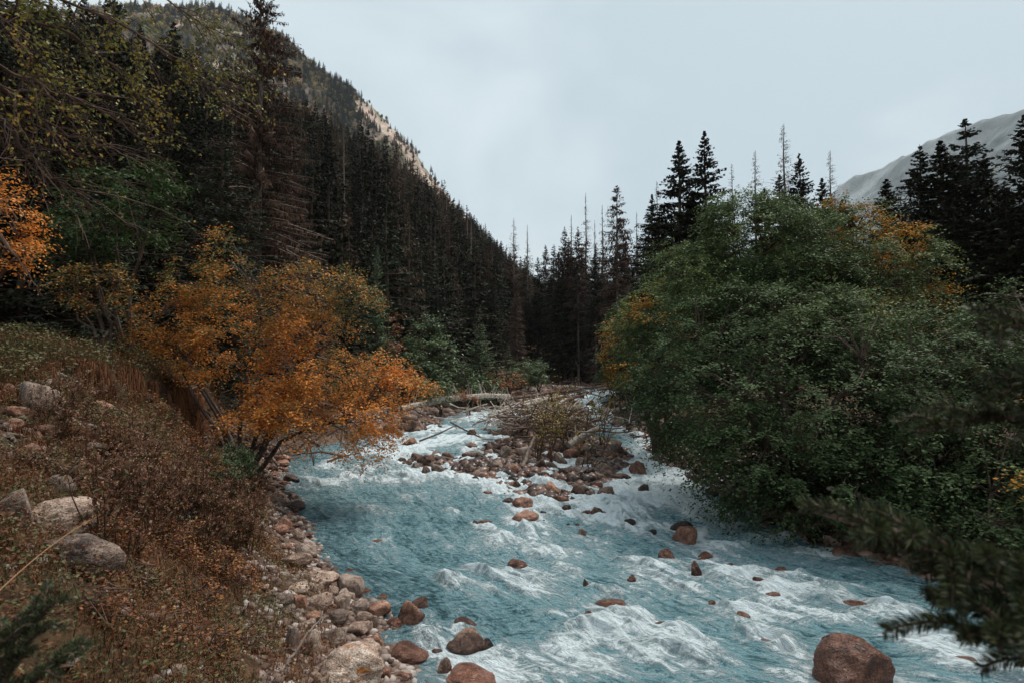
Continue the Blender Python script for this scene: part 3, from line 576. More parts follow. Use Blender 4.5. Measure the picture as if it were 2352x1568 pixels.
near_conifer(1102, 722, 50, 212, 2.6, 'small bluish green spruce standing free on the far gravel bank', M_fresh, nw=36, nb=9, nt_=28, base=.02, tw=(.38, .09), droop=.2, rise=.18, curtain=.1, prof=.85)
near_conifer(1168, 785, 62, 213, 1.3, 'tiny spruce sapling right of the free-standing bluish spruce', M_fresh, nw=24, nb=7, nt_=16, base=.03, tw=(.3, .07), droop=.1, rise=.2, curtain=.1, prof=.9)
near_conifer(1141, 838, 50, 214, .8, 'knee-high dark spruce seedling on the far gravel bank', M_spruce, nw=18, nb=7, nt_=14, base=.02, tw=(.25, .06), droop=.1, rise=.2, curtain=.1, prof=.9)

# ---------------------------------------------------------------- hillside forest
g = np.random.default_rng(9)
n = 16000
Yc = g.uniform(42, 520, n)**1.0; w_ = g.uniform(-6, 300, n); Xc = X0 + .19*Yc - w_
pxs = (Xc/Yc*FPX+512)*SX
ok = (pxs > -60) & (pxs < 1330)
Xc, Yc, pxs, w_ = Xc[ok], Yc[ok], pxs[ok], w_[ok]
# thin to about one tree per 22 m2 by a cell filter
cell = {}; sel = []
for i in range(len(Xc)):
    k = (int(Xc[i]//4.2), int(Yc[i]//(4.6+Yc[i]/160)))
    if k in cell: continue
    cell[k] = 1; sel.append(i)
Xc, Yc, pxs, w_ = Xc[sel], Yc[sel], pxs[sel], w_[sel]; Zc = H(Xc, Yc)
pys = (365-(Zc+18-CAMZ)/Yc*FPX)*SX
dense = fbm(Xc/30, Yc/30, 9.9, 3)
kindn = fbm(Xc/45, Yc/45, 3.3, 3) + g.normal(0, .35, len(Xc))
# visible part of the slope: what the near spruces do not cover
vis = ((pxs > 600) & (pys < 900)) | (pys < 240)
vis &= (Yc > 46)
o = np.argsort(np.where(vis, Yc, 9e9)); nobj = 265
srcs = {}
for j in o[:nobj]:
    kk = kindn[j]
    c = (g.integers(0, 3) if kk < .0 else 3+g.integers(0, 2) if kk < .12 else 5+g.integers(0, 3) if kk < .42 else 8+g.integers(0, 2))
    if g.uniform() < .05: c = 10
    nm, me = FAR[c]; lab = {'spruce': 'dark green spruce among many on the steep forested slope', 'bluish_spruce': 'greener spruce among many on the steep forested slope', 'withered_spruce': 'reddish brown withered spruce among many on the steep forested slope',
        'lichened_spruce': 'grey-brown lichened spruce among many on the steep forested slope', 'bare_snag': 'pale bare snag among the spruces on the steep forested slope'}[nm]
    ob = link({'spruce': 'spruce_tree', 'bluish_spruce': 'green_spruce', 'withered_spruce': 'withered_spruce', 'lichened_spruce': 'lichened_spruce', 'bare_snag': 'dead_snag'}[nm], me, None, (float(Xc[j]), float(Yc[j]), float(Zc[j])-.4))
    s = g.uniform(.62, 1.0)*(1 if Yc[j] < 150 else .9); ob.scale = (s*g.uniform(.85, 1.15),)*2 + (s,); ob.rotation_euler = (g.normal(0, .025), g.normal(0, .025), g.uniform(0, 6.28))
    tag(ob, lab, 'tree', {'spruce': 'green spruces', 'bluish_spruce': 'greener spruces', 'withered_spruce': 'withered spruces', 'lichened_spruce': 'lichened spruces', 'bare_snag': 'bare snags'}[nm] + ' on the steep slope')
    srcs.setdefault(c, ob)
def scatter(name, pts, scl, idx, sources, label, rot=None):
    """many copies as one object: points carrying scale and kind, instanced by geometry nodes"""
    me = bpy.data.meshes.new(name); me.vertices.add(len(pts)); me.vertices.foreach_set('co', np.ascontiguousarray(pts, np.float32).ravel())
    a = me.attributes.new('size', 'FLOAT', 'POINT'); a.data.foreach_set('value', np.asarray(scl, np.float32))
    a = me.attributes.new('which', 'INT', 'POINT'); a.data.foreach_set('value', np.asarray(idx, np.int32))
    a = me.attributes.new('turn', 'FLOAT', 'POINT'); a.data.foreach_set('value', np.random.default_rng(1).uniform(0, 6.28, len(pts)).astype(np.float32))
    me.update(); ob = link(name, me); tag(ob, label, kind='stuff')
    ng = bpy.data.node_groups.new(name, 'GeometryNodeTree'); ng.interface.new_socket('Geometry', in_out='INPUT', socket_type='NodeSocketGeometry'); ng.interface.new_socket('Geometry', in_out='OUTPUT', socket_type='NodeSocketGeometry')
    N, L = ng.nodes.new, ng.links.new; gi, go = N('NodeGroupInput'), N('NodeGroupOutput')
    j = N('GeometryNodeJoinGeometry'); iop = N('GeometryNodeInstanceOnPoints')
    for s in reversed(sources):
        oi = N('GeometryNodeObjectInfo'); oi.transform_space = 'ORIGINAL'; oi.inputs['Object'].default_value = s; oi.inputs['As Instance'].default_value = False
        gt = N('GeometryNodeGeometryToInstance'); L(oi.outputs['Geometry'], gt.inputs[0]); L(gt.outputs[0], j.inputs[0])
    def na(nm, tp):
        q = N('GeometryNodeInputNamedAttribute'); q.data_type = tp; q.inputs['Name'].default_value = nm; return q.outputs['Attribute']
    L(gi.outputs[0], iop.inputs['Points']); L(j.outputs[0], iop.inputs['Instance']); iop.inputs['Pick Instance'].default_value = True
    L(na('which', 'INT'), iop.inputs['Instance Index']); L(na('size', 'FLOAT'), iop.inputs['Scale'])
    cx = N('ShaderNodeCombineXYZ'); L(na('turn', 'FLOAT'), cx.inputs[2]); L(cx.outputs[0], iop.inputs['Rotation'])
    L(iop.outputs[0], go.inputs[0]); md = ob.modifiers.new('scatter', 'NODES'); md.node_group = ng; return ob
rest = [j for j in o[nobj:] if pxs[j] > -60 and Yc[j] > 40]
rest = rest[:5200]; order = sorted(srcs); S = [srcs[c] for c in order]
def pick(kk):
    c = (g.integers(0, 3) if kk < .0 else 3+g.integers(0, 2) if kk < .12 else 5+g.integers(0, 3) if kk < .42 else 8+g.integers(0, 2))
    if g.uniform() < .04: c = 10
    return order.index(c) if c in order else 0
scatter('hillside_forest', np.stack([Xc[rest], Yc[rest], Zc[rest]-.4], 1), g.uniform(.6, 1.05, len(rest)), [pick(kindn[j]) for j in rest], S, 'mass of small spruces covering the upper forested slope')
# valley floor forest behind the wall and at right
n = 900; yv = g.uniform(100, 330, n); xv = g.uniform(-30, 260, n); m_ = (xv < .19*yv-10+400) & (np.abs(xv/yv) < 1.1) & ~((xv > 8) & (yv < 112) )
xv, yv = xv[m_], yv[m_]
scatter('far_forest', np.stack([xv, yv, H(xv, yv)-.3], 1), g.uniform(.8, 1.15, len(xv)), [pick(kk) for kk in g.normal(0.02, .25, len(xv))], S, 'distant spruce forest filling the valley floor')
# ridge trees: pale autumn and dark ones, instanced small bushes
def ball_tree(name, seed, leafm, r=2.4, h=6):
    q = np.random.default_rng(seed); c = norm(q.normal(0, 1, (26, 3)))*q.uniform(.5, 1, (26, 1))*np.array([r*.7, r*.7, h*.33]) + [0, 0, h*.6]
    p = np.repeat(c, 14, 0) + q.normal(0, .42, (26*14, 3)); d = q.normal(0, 1, p.shape); Q = diamonds(p, d, q.normal(0, 1, p.shape)+[0, 0, 1], .9, .6)
    T = polytube([[0, 0, -.4], [0, 0, h*.7]], np.array([.16, .05]), 5)
    return quad_mesh(name, [(T, 0, .5), (Q, 1, q.uniform(0, 1, len(Q)))], [M_bark, leafm])
M_pale = leaf_mat('pale_autumn_leaves', [(0, (.14, .14, .055)), (.5, (.4, .33, .14)), (1, (.72, .45, .27))], .2, .6, .3)
M_mid = leaf_mat('dull_green_leaves', [(0, (.03, .045, .025)), (.5, (.08, .1, .05)), (1, (.17, .18, .09))], .2, .6, .3)
ridge_src = []
for i, (mm, u_, s_) in enumerate([(M_pale, 300, -.0), (M_mid, 520, .0), (M_mid, 700, 0)]):
    k = int(len(RV)*(.35+.12*i)); p_ = RV[k, 16+i*3]
    ob = link('ridge_bush', ball_tree('ridge_bush', 400+i, mm), None, tuple(float(v) for v in p_)); ob.scale = (1.6,)*3
    tag(ob, ['pale autumn bush up on the sunlit ridge', 'dull green bush up on the sunlit ridge', 'second dull green bush lower on the sunlit ridge'][i], 'tree'); ridge_src.append(ob)
ridge_src.append(srcs[min(srcs)])
n = 17000; ii = g.integers(40, RV.shape[0]-10, n); jj = np.minimum((g.uniform(0, 1, n)**1.3*60).astype(int)+10, RV.shape[1]-1); pr = RV[ii, jj] + g.normal(0, 2.5, (n, 3))*[1, 1, 0]
mask = fbm(pr[:, 0]/50, pr[:, 1]/50, pr[:, 2]/50, 4); u_ = ii/RV.shape[0]
k = (mask > .02 - 1.5*(u_ < .47)) | (g.uniform(0, 1, n) < .2); k &= (u_ < .5) | (g.uniform(0, 1, n) < .3); pr, mk, u2 = pr[k], mask[k], u_[k]
wh = np.where(g.uniform(0, 1, len(pr)) < .25+.35*(u2 > .42), 3, np.where(g.uniform(0, 1, len(pr)) < np.where(u2 < .42, .75, .45), 0, 1+g.integers(0, 2, len(pr))))
scatter('ridge_woods', pr-[0, 0, .5], np.where(wh == 3, g.uniform(.35, .75, len(pr)), g.uniform(.5, 1.25, len(pr)))*np.where(u2 < .47, 1.6, 1.), wh, ridge_src, 'pale autumn woods scattered over the sunlit ridge')
# ---------------------------------------------------------------- broadleaved trees
def leafy(g, lobes, spacing, leaf, per, twig=.45, sag=.35, upness=.9, tintf=None, inner=.2, flat=.55, holes=.0, jit=.12):
    """lobes: (centre3, radii3). Returns leaf quads, tint, clump centres."""
    cs, os_ = [], []
    for li, (c, r) in enumerate(lobes):
        c, r = np.array(c), np.array(r); area = 4*math.pi*((r[0]*r[1])**1.6/3+(r[0]*r[2])**1.6/3+(r[1]*r[2])**1.6/3)**(1/1.6)
        n = int(area/spacing**2*(1+inner)); d = norm(g.normal(0, 1, (n, 3)))
        rr = np.where(g.uniform(0, 1, n) < inner/(1+inner), g.uniform(.35, .8, n), g.uniform(.82, 1.03, n))*(1+.22*fbm(d[:, 0]*2.2+li, d[:, 1]*2.2, d[:, 2]*2.2+c[0], 3)/.5)
        p = c + d*r*rr[:, None]
        keep = np.ones(n, bool)
        for lj, (c2, r2) in enumerate(lobes):
            if lj != li: keep &= (((p-np.array(c2))/np.array(r2))**2).sum(1) > .42
        if holes:
            k2 = keep & (fbm(p[:, 0]*.9, p[:, 1]*.9, p[:, 2]*1.3, 3) > -.5+holes)
            if k2.sum() > 6: keep = k2
        cs.append(p[keep]); os_.append(norm(d[keep]/r))
    cs, os_ = np.concatenate(cs), np.concatenate(os_); n = len(cs)
    if n == 0: cs, os_, n = np.array([lobes[0][0]]), np.array([[0, 0, 1.]]), 1
    nt_ = 6; ct_ = np.repeat(np.arange(n), nt_)
    td = norm(os_[ct_]*[.8, .8, .35] + g.normal(0, .6, (n*nt_, 3))*[1, 1, flat] + [0, 0, .05])
    tl = twig*g.uniform(.5, 1.3, n*nt_)
    m = per//nt_; ti = np.repeat(np.arange(n*nt_), m); s = np.tile(np.linspace(.1, 1, m), n*nt_) + g.uniform(-.06, .06, len(ti))
    p = cs[ct_[ti]] + td[ti]*(tl[ti]*s)[:, None]; p[:, 2] -= sag*tl[ti]*s**2; p += g.normal(0, jit*.3, p.shape)
    sgn = np.where(np.arange(len(ti)) % 2 == 0, 1, -1)[:, None]
    side = norm(np.cross(td[ti], [0, 0, 1.]))
    d = td[ti]*.5 + side*sgn*.9 + g.normal(0, .35, p.shape) - [0, 0, .25]
    nr = np.array([0, 0, upness]) + os_[ct_[ti]]*.35 + g.normal(0, .28, p.shape)
    Q = diamonds(p, d, nr, leaf*g.uniform(.7, 1.25, len(p)), leaf*.62*g.uniform(.8, 1.2, len(p)), .45)
    tint = g.uniform(0, 1, len(p))
    if tintf is not None: tint = tintf(p, tint, g)
    return Q, np.clip(tint, 0, 1), cs
def limbs(g, base, cs, nl, r0, wob=.25, fork=.45, spread=None):
    """a trunk base, nl main limbs to picked clumps and thin branches from the limbs to others"""
    out = []; base = np.array(base, float); tg = cs[g.choice(len(cs), min(nl, len(cs)), replace=False)]
    mids = []
    for t in tg:
        pts = curve_pts(base + g.normal(0, r0*.7, 3)*[1, 1, 0], base + (t-base)*.93, .18*np.linalg.norm(t-base)*.5, 7, wob*.5, g)
        out.append(polytube(pts, np.linspace(r0, r0*.16, 7), 6)); mids.append(pts[2:])
    mids = np.concatenate(mids)
    k = g.choice(len(cs), min(int(nl*16), len(cs)), replace=False)
    for c in cs[k]:
        dd = np.linalg.norm(mids-c, axis=1) + np.where(mids[:, 2] > c[2]+.3, 1.2, 0); a = mids[np.argmin(dd)]
        pts = curve_pts(a, c, .12*np.linalg.norm(c-a), 4, wob*.2, g); out.append(polytube(pts, np.linspace(r0*.16+.006, .006, 4), 4))
    return np.concatenate(out)
def lobe(px, py, rx, ry, Y, depth=1.):
    s = Y/FPX/SX; return (P(px, py, Y), (rx*s, rx*s*depth, ry*s))
def leafy_tree(name, label, cat, seed, lobes, base, leafm, barkm, spacing, leaf, per, nl=7, r0=.12, group=None, **k):
    g = np.random.default_rng(seed); Q, ti, cs = leafy(g, lobes, spacing, leaf, per, **k)
    b = np.array(base, float); o = empty(name, b); tag(o, label, cat, group)
    W = limbs(g, [0, 0, 0], cs-b, nl, r0)
    link('trunk', quad_mesh('trunk', [(W, 0, .5)], [barkm]), o); link('crown', quad_mesh('crown', [(Q-b, 0, ti)], [leafm]), o); return o
def gb(px, py, Y, dz=-.1):
    p = P(px, py, Y); return (p[0], Y, float(H(p[0], Y))+dz)
# --- the orange birch over the water
Yb = 18.
def birch_t(p, t, g):
    n_ = fbm(p[:, 0]*.8, p[:, 1]*.8, p[:, 2]*.8, 3); up = (p[:, 2]-4.3)/4
    return .6 + .4*(t-.5) + .35*n_ - .2*np.clip(up, -.3, 1) - .28*(g.uniform(0, 1, len(t)) < .3+.34*np.clip(up, 0, 1))
bl = [lobe(500, 572, 45, 50, 18.8), lobe(455, 640, 62, 48, 18.5), lobe(540, 640, 48, 45, 18.0), lobe(400, 720, 88, 58, 17.8), lobe(500, 735, 75, 62, 18.2), lobe(360, 790, 52, 45, 17.9), lobe(445, 815, 75, 48, 17.8), lobe(655, 695, 65, 72, 18.0), lobe(740, 670, 92, 72, 18.2), lobe(812, 690, 54, 68, 18.2), lobe(700, 765, 88, 50, 17.9), lobe(605, 795, 58, 42, 17.5), lobe(850, 850, 70, 55, 17.5), lobe(920, 880, 60, 42, 17.4), lobe(965, 895, 28, 20, 17.6), lobe(745, 850, 108, 52, 17.9), lobe(630, 895, 75, 40, 17.7), lobe(710, 940, 108, 42, 17.3), lobe(835, 950, 88, 48, 17.2), lobe(862, 1010, 48, 42, 16.9), lobe(765, 1015, 78, 26, 16.7), lobe(570, 965, 62, 24, 16.9)]
leafy_tree('birch_tree', 'big orange and green birch leaning out over the rushing water', 'birch', 301, bl, gb(560, 990, 18.5), M_autumn, M_birchbark,   .44, .085, 54, nl=10, r0=.085, twig=.4, sag=.55, inner=.35, holes=.3, tintf=birch_t, jit=.2)
# --- small ones near it on the left
leafy_tree('small_birch', 'small tree with green and orange leaves in the dark above the knoll', 'birch', 302, [lobe(215, 655, 70, 42, 17), lobe(240, 625, 35, 28, 17), lobe(170, 665, 30, 25, 17), lobe(275, 660, 28, 22, 17)], gb(235, 780, 17), M_autumn, M_birchbark, .42, .085, 36, nl=4, r0=.05, holes=.3, inner=.1, tintf=lambda p, t, g: .05+.5*t)  # low leaf tints paint in the shade it stands in
leafy_tree('orange_birch', 'bright orange branch tip of a birch at the left edge', 'birch', 303, [lobe(10, 490, 56, 80, 12), lobe(-40, 550, 80, 90, 12), lobe(40, 560, 22, 30, 12)], gb(-140, 760, 12.5), M_autumn, M_birchbark, .34, .07, 48, nl=5, r0=.08, holes=.1, tintf=lambda p, t, g: .42+.5*t-.2*(g.uniform(0, 1, len(t)) < .3))
leafy_tree('maple_tree', 'fresh green maple-leaved tree in front of the black spruces', 'maple', 304, [lobe(300, 430, 90, 42, 18), lobe(360, 400, 40, 25, 18), lobe(215, 500, 80, 40, 18), lobe(290, 510, 90, 45, 18.4), lobe(180, 580, 60, 35, 18)], gb(285, 780, 18.5), leaf_mat('maple_leaves', [(0, (.02, .04, .012)), (.5, (.05, .095, .028)), (1, (.09, .15, .045))], .25), M_bark, .45, .12, 36, nl=6, r0=.08, holes=.32, inner=.1, flat=.25, twig=.5)
# --- big green alders on the right bank
def alder_t(p, t, g):
    n_ = fbm(p[:, 0]*.5, p[:, 1]*.5, p[:, 2]*.7, 3); return np.minimum(.38 + .42*(t-.5) + .3*n_ + .05*(p[:, 2]-4), .84)
def alder_o(amount):
    def f(p, t, g):
        n_ = fbm(p[:, 0]*.7+3, p[:, 1]*.7, p[:, 2]*.9, 4); base = alder_t(p, t, g); yel = n_ > .18-amount*.3
        return np.where((n_ > .42-amount*.5) & (t > .35), .9+.1*t, np.where(yel & (t > .5), .84, base))
    return f
AL = dict(leafm=M_alder, barkm=M_bark, spacing=.6, leaf=.09, per=102, twig=.74, sag=.45, inner=.25, flat=.35)
leafy_tree('alder_tree', 'huge dark green alder hanging low over the right side of the rapids', 'alder', 310, [lobe(1720, 790, 190, 170, 17.5), lobe(1640, 900, 150, 140, 16.5), lobe(1850, 900, 200, 190, 15.5), lobe(1570, 900, 90, 90, 17.5), lobe(1740, 1040, 150, 105, 15), lobe(1600, 1000, 70, 60, 16.5), lobe(1880, 1090, 150, 95, 14.2), lobe(1960, 780, 130, 130, 16.5)],
           gb(1830, 1180, 16), tintf=alder_t, nl=12, r0=.16, **AL)
leafy_tree('alder_tree', 'tall grey-green alder whose rounded top stands over the others', 'alder', 311, [lobe(1735, 560, 115, 120, 20), lobe(1700, 495, 62, 58, 20), lobe(1760, 520, 70, 60, 20), lobe(1830, 580, 100, 100, 20), lobe(1640, 660, 100, 95, 20), lobe(1870, 660, 110, 90, 19.5), lobe(1580, 620, 70, 70, 20.5)],
           gb(1790, 1000, 20.5), tintf=alder_t, nl=9, r0=.12, **{**AL, 'spacing': .48, 'inner': .4})
leafy_tree('alder_tree', 'green alder with a yellowish edge at the narrow upper channel', 'alder', 312, [lobe(1485, 800, 60, 85, 27), lobe(1525, 720, 78, 80, 25), lobe(1515, 885, 66, 50, 24), lobe(1430, 730, 30, 40, 28)], gb(1510, 930, 26), tintf=alder_o(.1), nl=7, r0=.12, **{**AL, 'leaf': .12})
leafy_tree('alder_tree', 'orange tinged alder bush at the tip of the right bank', 'alder', 313, [lobe(1418, 780, 26, 40, 34), lobe(1408, 832, 28, 34, 34), lobe(1442, 850, 34, 32, 33)], gb(1445, 890, 34), tintf=alder_o(.9), nl=4, r0=.08, **{**AL, 'leaf': .14})
leafy_tree('alder_tree', 'yellow and orange flecked alder behind, under the hazy mountain', 'alder', 314, [lobe(1960, 560, 100, 85, 21), lobe(1945, 500, 60, 42, 21), lobe(2050, 620, 90, 75, 20.5), lobe(2110, 560, 45, 48, 20.5), lobe(2100, 700, 80, 75, 20), lobe(1990, 690, 90, 80, 20)],
           gb(2060, 950, 21), tintf=alder_o(.42), nl=8, r0=.13, **AL)
leafy_tree('alder_tree', 'dark green alder filling the middle of the right bank', 'alder', 315, [lobe(2100, 860, 170, 150, 15.5), lobe(2080, 1040, 160, 120, 13.8), lobe(2230, 800, 110, 90, 16), lobe(2220, 950, 130, 110, 14.2)], gb(2110, 1200, 15), tintf=alder_t, nl=9, r0=.14, **AL)
leafy_tree('alder_tree', 'alder with a few yellow sprays at the right edge of the picture', 'alder', 316, [lobe(2320, 730, 90, 80, 17), lobe(2360, 860, 110, 120, 14), lobe(2340, 1060, 120, 130, 12.6), lobe(2200, 1170, 120, 60, 12.8), lobe(2310, 1220, 90, 60, 12)], gb(2380, 1200, 14.5), tintf=alder_o(.15), nl=8, r0=.14, **AL)
# --- shrubs on the far gravel bank
SH = dict(leafm=M_green, barkm=M_bark, spacing=.8, leaf=.26, per=30, twig=.7, sag=.2, inner=.1, nl=4, r0=.06)
def bt(a): return lambda p, t, g: a+.5*(t-.5)+.3*fbm(p[:, 0]*.6, p[:, 1]*.6, p[:, 2]*.6, 2)
for i, (px, py, rx, ry, Y, lab, a) in enumerate([(975, 790, 34, 60, 50, 'tall green willow shrub right behind the orange birch', .5), (1012, 830, 30, 48, 48, 'green willow shrub above the left end of the pale log', .5), (940, 850, 40, 45, 46, 'dark green willow shrub touching the birch leaves', .35),
        (1055, 870, 34, 30, 46, 'low green shrub on the bank above the middle of the pale log', .45), (1105, 885, 34, 24, 48, 'low shrub at the foot of the free-standing bluish spruce', .5), (1210, 850, 34, 26, 66, 'rounded green shrub near the river bend', .5), (1238, 858, 22, 18, 64, 'small green shrub where the bank ends at the bend', .45), (1010, 900, 34, 20, 42, 'low tangled shrub just above the pale log', .5)]):
    leafy_tree('willow_shrub', lab, 'shrub', 330+i, [lobe(px, py, rx, ry, Y), lobe(px+rx*.4, py-ry*.5, rx*.5, ry*.55, Y), lobe(px-rx*.5, py+ry*.3, rx*.6, ry*.5, Y)], gb(px, py, Y), tintf=bt(a), **SH)
for i, (px, py, rx, ry, Y, lab) in enumerate([(1130, 872, 26, 20, 50, 'reddish autumn shrub beside the knee-high spruce seedling'), (1168, 868, 28, 18, 58, 'rusty red shrub in the middle of the far bank'), (1075, 905, 22, 12, 42, 'small rusty shrub above the log jam'), (910, 765, 14, 45, 40, 'thin orange sapling leaning right of the birch')]):
    leafy_tree('autumn_shrub', lab, 'shrub', 350+i, [lobe(px, py, rx, ry, Y), lobe(px+rx*.5, py+ry*.2, rx*.5, ry*.5, Y)], gb(px, py, Y), tintf=lambda p, t, g: .35+.5*t, **{**SH, 'leafm': leaf_mat('russet_leaves', [(0, (.05, .035, .015)), (.5, (.2, .07, .025)), (1, (.4, .16, .05))], .2), 'leaf': .2})
# --- thin saplings with sparse leaves growing out of the log jam
g = np.random.default_rng(360)
def sapling(px, pbase, ptop, lean, Y, label, stems=4, leaves=120, group=None):
    b = np.array(gb(px, pbase, Y, -.05)); b[2] = max(b[2], WS*Y); o = empty('willow_sapling', b); tag(o, label, 'sapling', group)
    s = Y/FPX/SX; hh = (pbase-ptop)*s; W = []; Lq = []
    for k in range(stems):
        e = np.array([(lean + g.normal(0, 28))*s, g.normal(0, .4), hh*g.uniform(.65, 1.05)]); pts = curve_pts([g.normal(0, .08), g.normal(0, .08), 0], e, .12, 7, .06, g)
        W.append(polytube(pts, np.linspace(.025, .006, 7), 4))
        for q in range(5):
            a = pts[g.integers(2, 7)]; e2 = a + g.normal(0, .35, 3)*[1, 1, .6] + [0, 0, .25]; p2 = curve_pts(a, e2, .03, 4, .02, g); W.append(polytube(p2, np.linspace(.01, .003, 4), 3)); Lq.append(p2[1:])
        Lq.append(pts[3:])
    Lp = np.concatenate(Lq); leaves = int(leaves*1.15); k = g.integers(0, len(Lp), leaves); p = Lp[k] + g.normal(0, .09, (leaves, 3)); Q = diamonds(p, g.normal(0, 1, p.shape), g.normal(0, .6, p.shape)+[0, 0, 1], g.uniform(.07, .13, leaves), .055)
    link('stem', quad_mesh('stem', [(np.concatenate(W), 0, .5)], [M_darkwood]), o); link('leaves', quad_mesh('leaves', [(Q, 0, g.uniform(.1, .85, leaves))], [M_yellow]), o)
sapling(1235, 1060, 905, 25, 25, 'yellow-green willow sapling growing from the front of the log jam', 7, 260)
sapling(1265, 1075, 930, 30, 24, 'leafy sapling low in front of the log jam by the grassy tuft', 7, 330)
sapling(1300, 1040, 880, -20, 27, 'tall thin sapling standing in the middle of the log jam', 6, 160)
sapling(1345, 1000, 895, 20, 29, 'sparse sapling at the channel edge of the log jam', 5, 150)
sapling(1385, 1060, 905, 8, 26, 'thin yellow-green sapling right of the leaning log', 5, 190)
sapling(1350, 1115, 1010, 20, 22.5, 'small twiggy sapling on the dark stones right of the bar', 4, 110)
sapling(1285, 925, 868, 10, 40, 'yellow-green sapling on top of the driftwood pile', 5, 180)
# ---------------------------------------------------------------- stones
R_pale = rock_mat('pale_granite', (0.192, 0.126, 0.094), (0.492, 0.342, 0.258), (0.792, 0.624, 0.516))
R_lich = rock_mat('lichened_granite', (0.216, 0.138, 0.102), (0.528, 0.384, 0.294), (0.800, 0.672, 0.564), (0.504, 0.180, 0.030), .06)
R_grey = rock_mat('grey_granite', (0.102, 0.072, 0.058), (0.300, 0.216, 0.168), (0.528, 0.414, 0.342))
R_pink = rock_mat('reddish_granite', (0.180, 0.080, 0.050), (0.432, 0.216, 0.138), (0.696, 0.408, 0.288))
R_brown = rock_mat('brown_river_stone', (.04, .022, .015), (.15, .082, .056), (.34, .215, .155))
R_red = rock_mat('wet_red_stone', (.07, .03, .017), (.31, .145, .088), (.58, .36, .26), wet=True)
R_wet = rock_mat('wet_dark_stone', (.02, .012, .009), (.08, .045, .032), (.22, .14, .1), wet=True)
R_moss = rock_mat('mossy_stone', (.04, .025, .018), (.13, .085, .055), (.27, .185, .125), (.055, .058, .015), .06)
def rock_shape(name, seed, sub=4, cuts=9, smoothk=9., rough=.10, flat=1.):
    smoothk *= 2.2 if sub == 4 else 2.0; cuts += 5 if sub == 4 else 8
    g = np.random.default_rng(seed); bm = bmesh.new(); bmesh.ops.create_icosphere(bm, subdivisions=sub, radius=1)
    V = np.array([v.co[:] for v in bm.verts]); F = np.array([[v.index for v in f.verts] for f in bm.faces]); bm.free()
    d = norm(V); nn = norm(g.normal(0, 1, (cuts, 3))); off = g.uniform(.5, .95, cuts)
    k = np.maximum(d @ nn.T, .001)/off; r = 1/((k**smoothk).sum(1)+1)**(1/smoothk)
    r = r*(1 + .07*fbm(d[:, 0]*4.5+seed, d[:, 1]*4.5, d[:, 2]*4.5, 4, .6) + rough*fbm(d[:, 0]*1.6+seed, d[:, 1]*1.6, d[:, 2]*1.6, 4)*1.6 + .03*(1-2*np.abs(fbm(d[:, 0]*4, d[:, 1]*4+seed, d[:, 2]*4, 3))))
    V = d*r[:, None]; V[:, 2] *= flat; V = V/np.abs(V).max(0)
    return raw_mesh(name, V, F, [], True)
SHAPES = [rock_shape('stone_shape', 500+i, 4 if i < 10 else 5, 7+i % 5, 7+(i*5) % 9, .09+.02*(i % 3)) for i in range(14)]
_mm = {}
def shape_with(i, m):
    k = (i, m.name)
    if k not in _mm: me = SHAPES[i].copy(); me.materials.append(m); _mm[k] = me
    return _mm[k]
grk = np.random.default_rng(4)
RK = {'p': R_pale, 'l': R_lich, 'g': R_grey, 'k': R_pink, 'b': R_brown, 'r': R_red, 'w': R_wet, 'm': R_moss}
NST = [0]
def rock(px, pb, wd, ht, mk, label=None, cat='rock', group=None, water=False, name=None, tilt=0., sh=None, rz=None, deep=1.):
    """base centre, width and height as seen in the photo; stands on the river or on the terrain"""
    b = hit(px, pb); Y = b[1]; s = Y/FPX/SX; W = wd*s; Ha = ht*s
    el = (CAMZ-b[2])/max(Y, .1); D = W*.85*deep; hz = max(.55*Ha, Ha - D*el*.45)
    if hz > W*1.3: hz = Ha*.9
    q = hz*(.72 if not water else .95); c = np.array([b[0], b[1]+D*.42, b[2]+hz-q])
    if not water:
        gz = float(H(c[0], c[1])); c[2] = max(c[2], b[2]+hz-q)
        q = max(q, (b[2]+hz - gz)*.62 if gz < b[2] else q)
        c[2] = b[2]+hz-q
    i = sh if sh is not None else (int(grk.integers(10, 14)) if W > .7 else int(grk.integers(0, 10)))
    o = link(name or ('boulder' if wd > 60 else 'river_stone' if water or mk in 'bwr' else 'stone'), shape_with(i, RK[mk]), None, tuple(float(v) for v in c))
    o.scale = (float(W/2), float(D/2), float(q)); o.rotation_euler = (grk.normal(0, .06), tilt, 0)
    if rz is None: rz = grk.choice([0, math.pi])
    o.rotation_euler.z = rz + grk.normal(0, .15)
    tag(o, label, cat if cat != 'rock' or wd < 60 else 'boulder', group)
    if water: ROCK_WAKES.append((c[0], c[1], W))
    NST[0] += 1; return o
GB = 'brown stones heaped on the bar'
LB = 'brown river stone heaped with others on the bar below the log jam'
LS = 'broken brown stone packed along the edge of the left bank'
GS = 'brown stones along the left water edge'
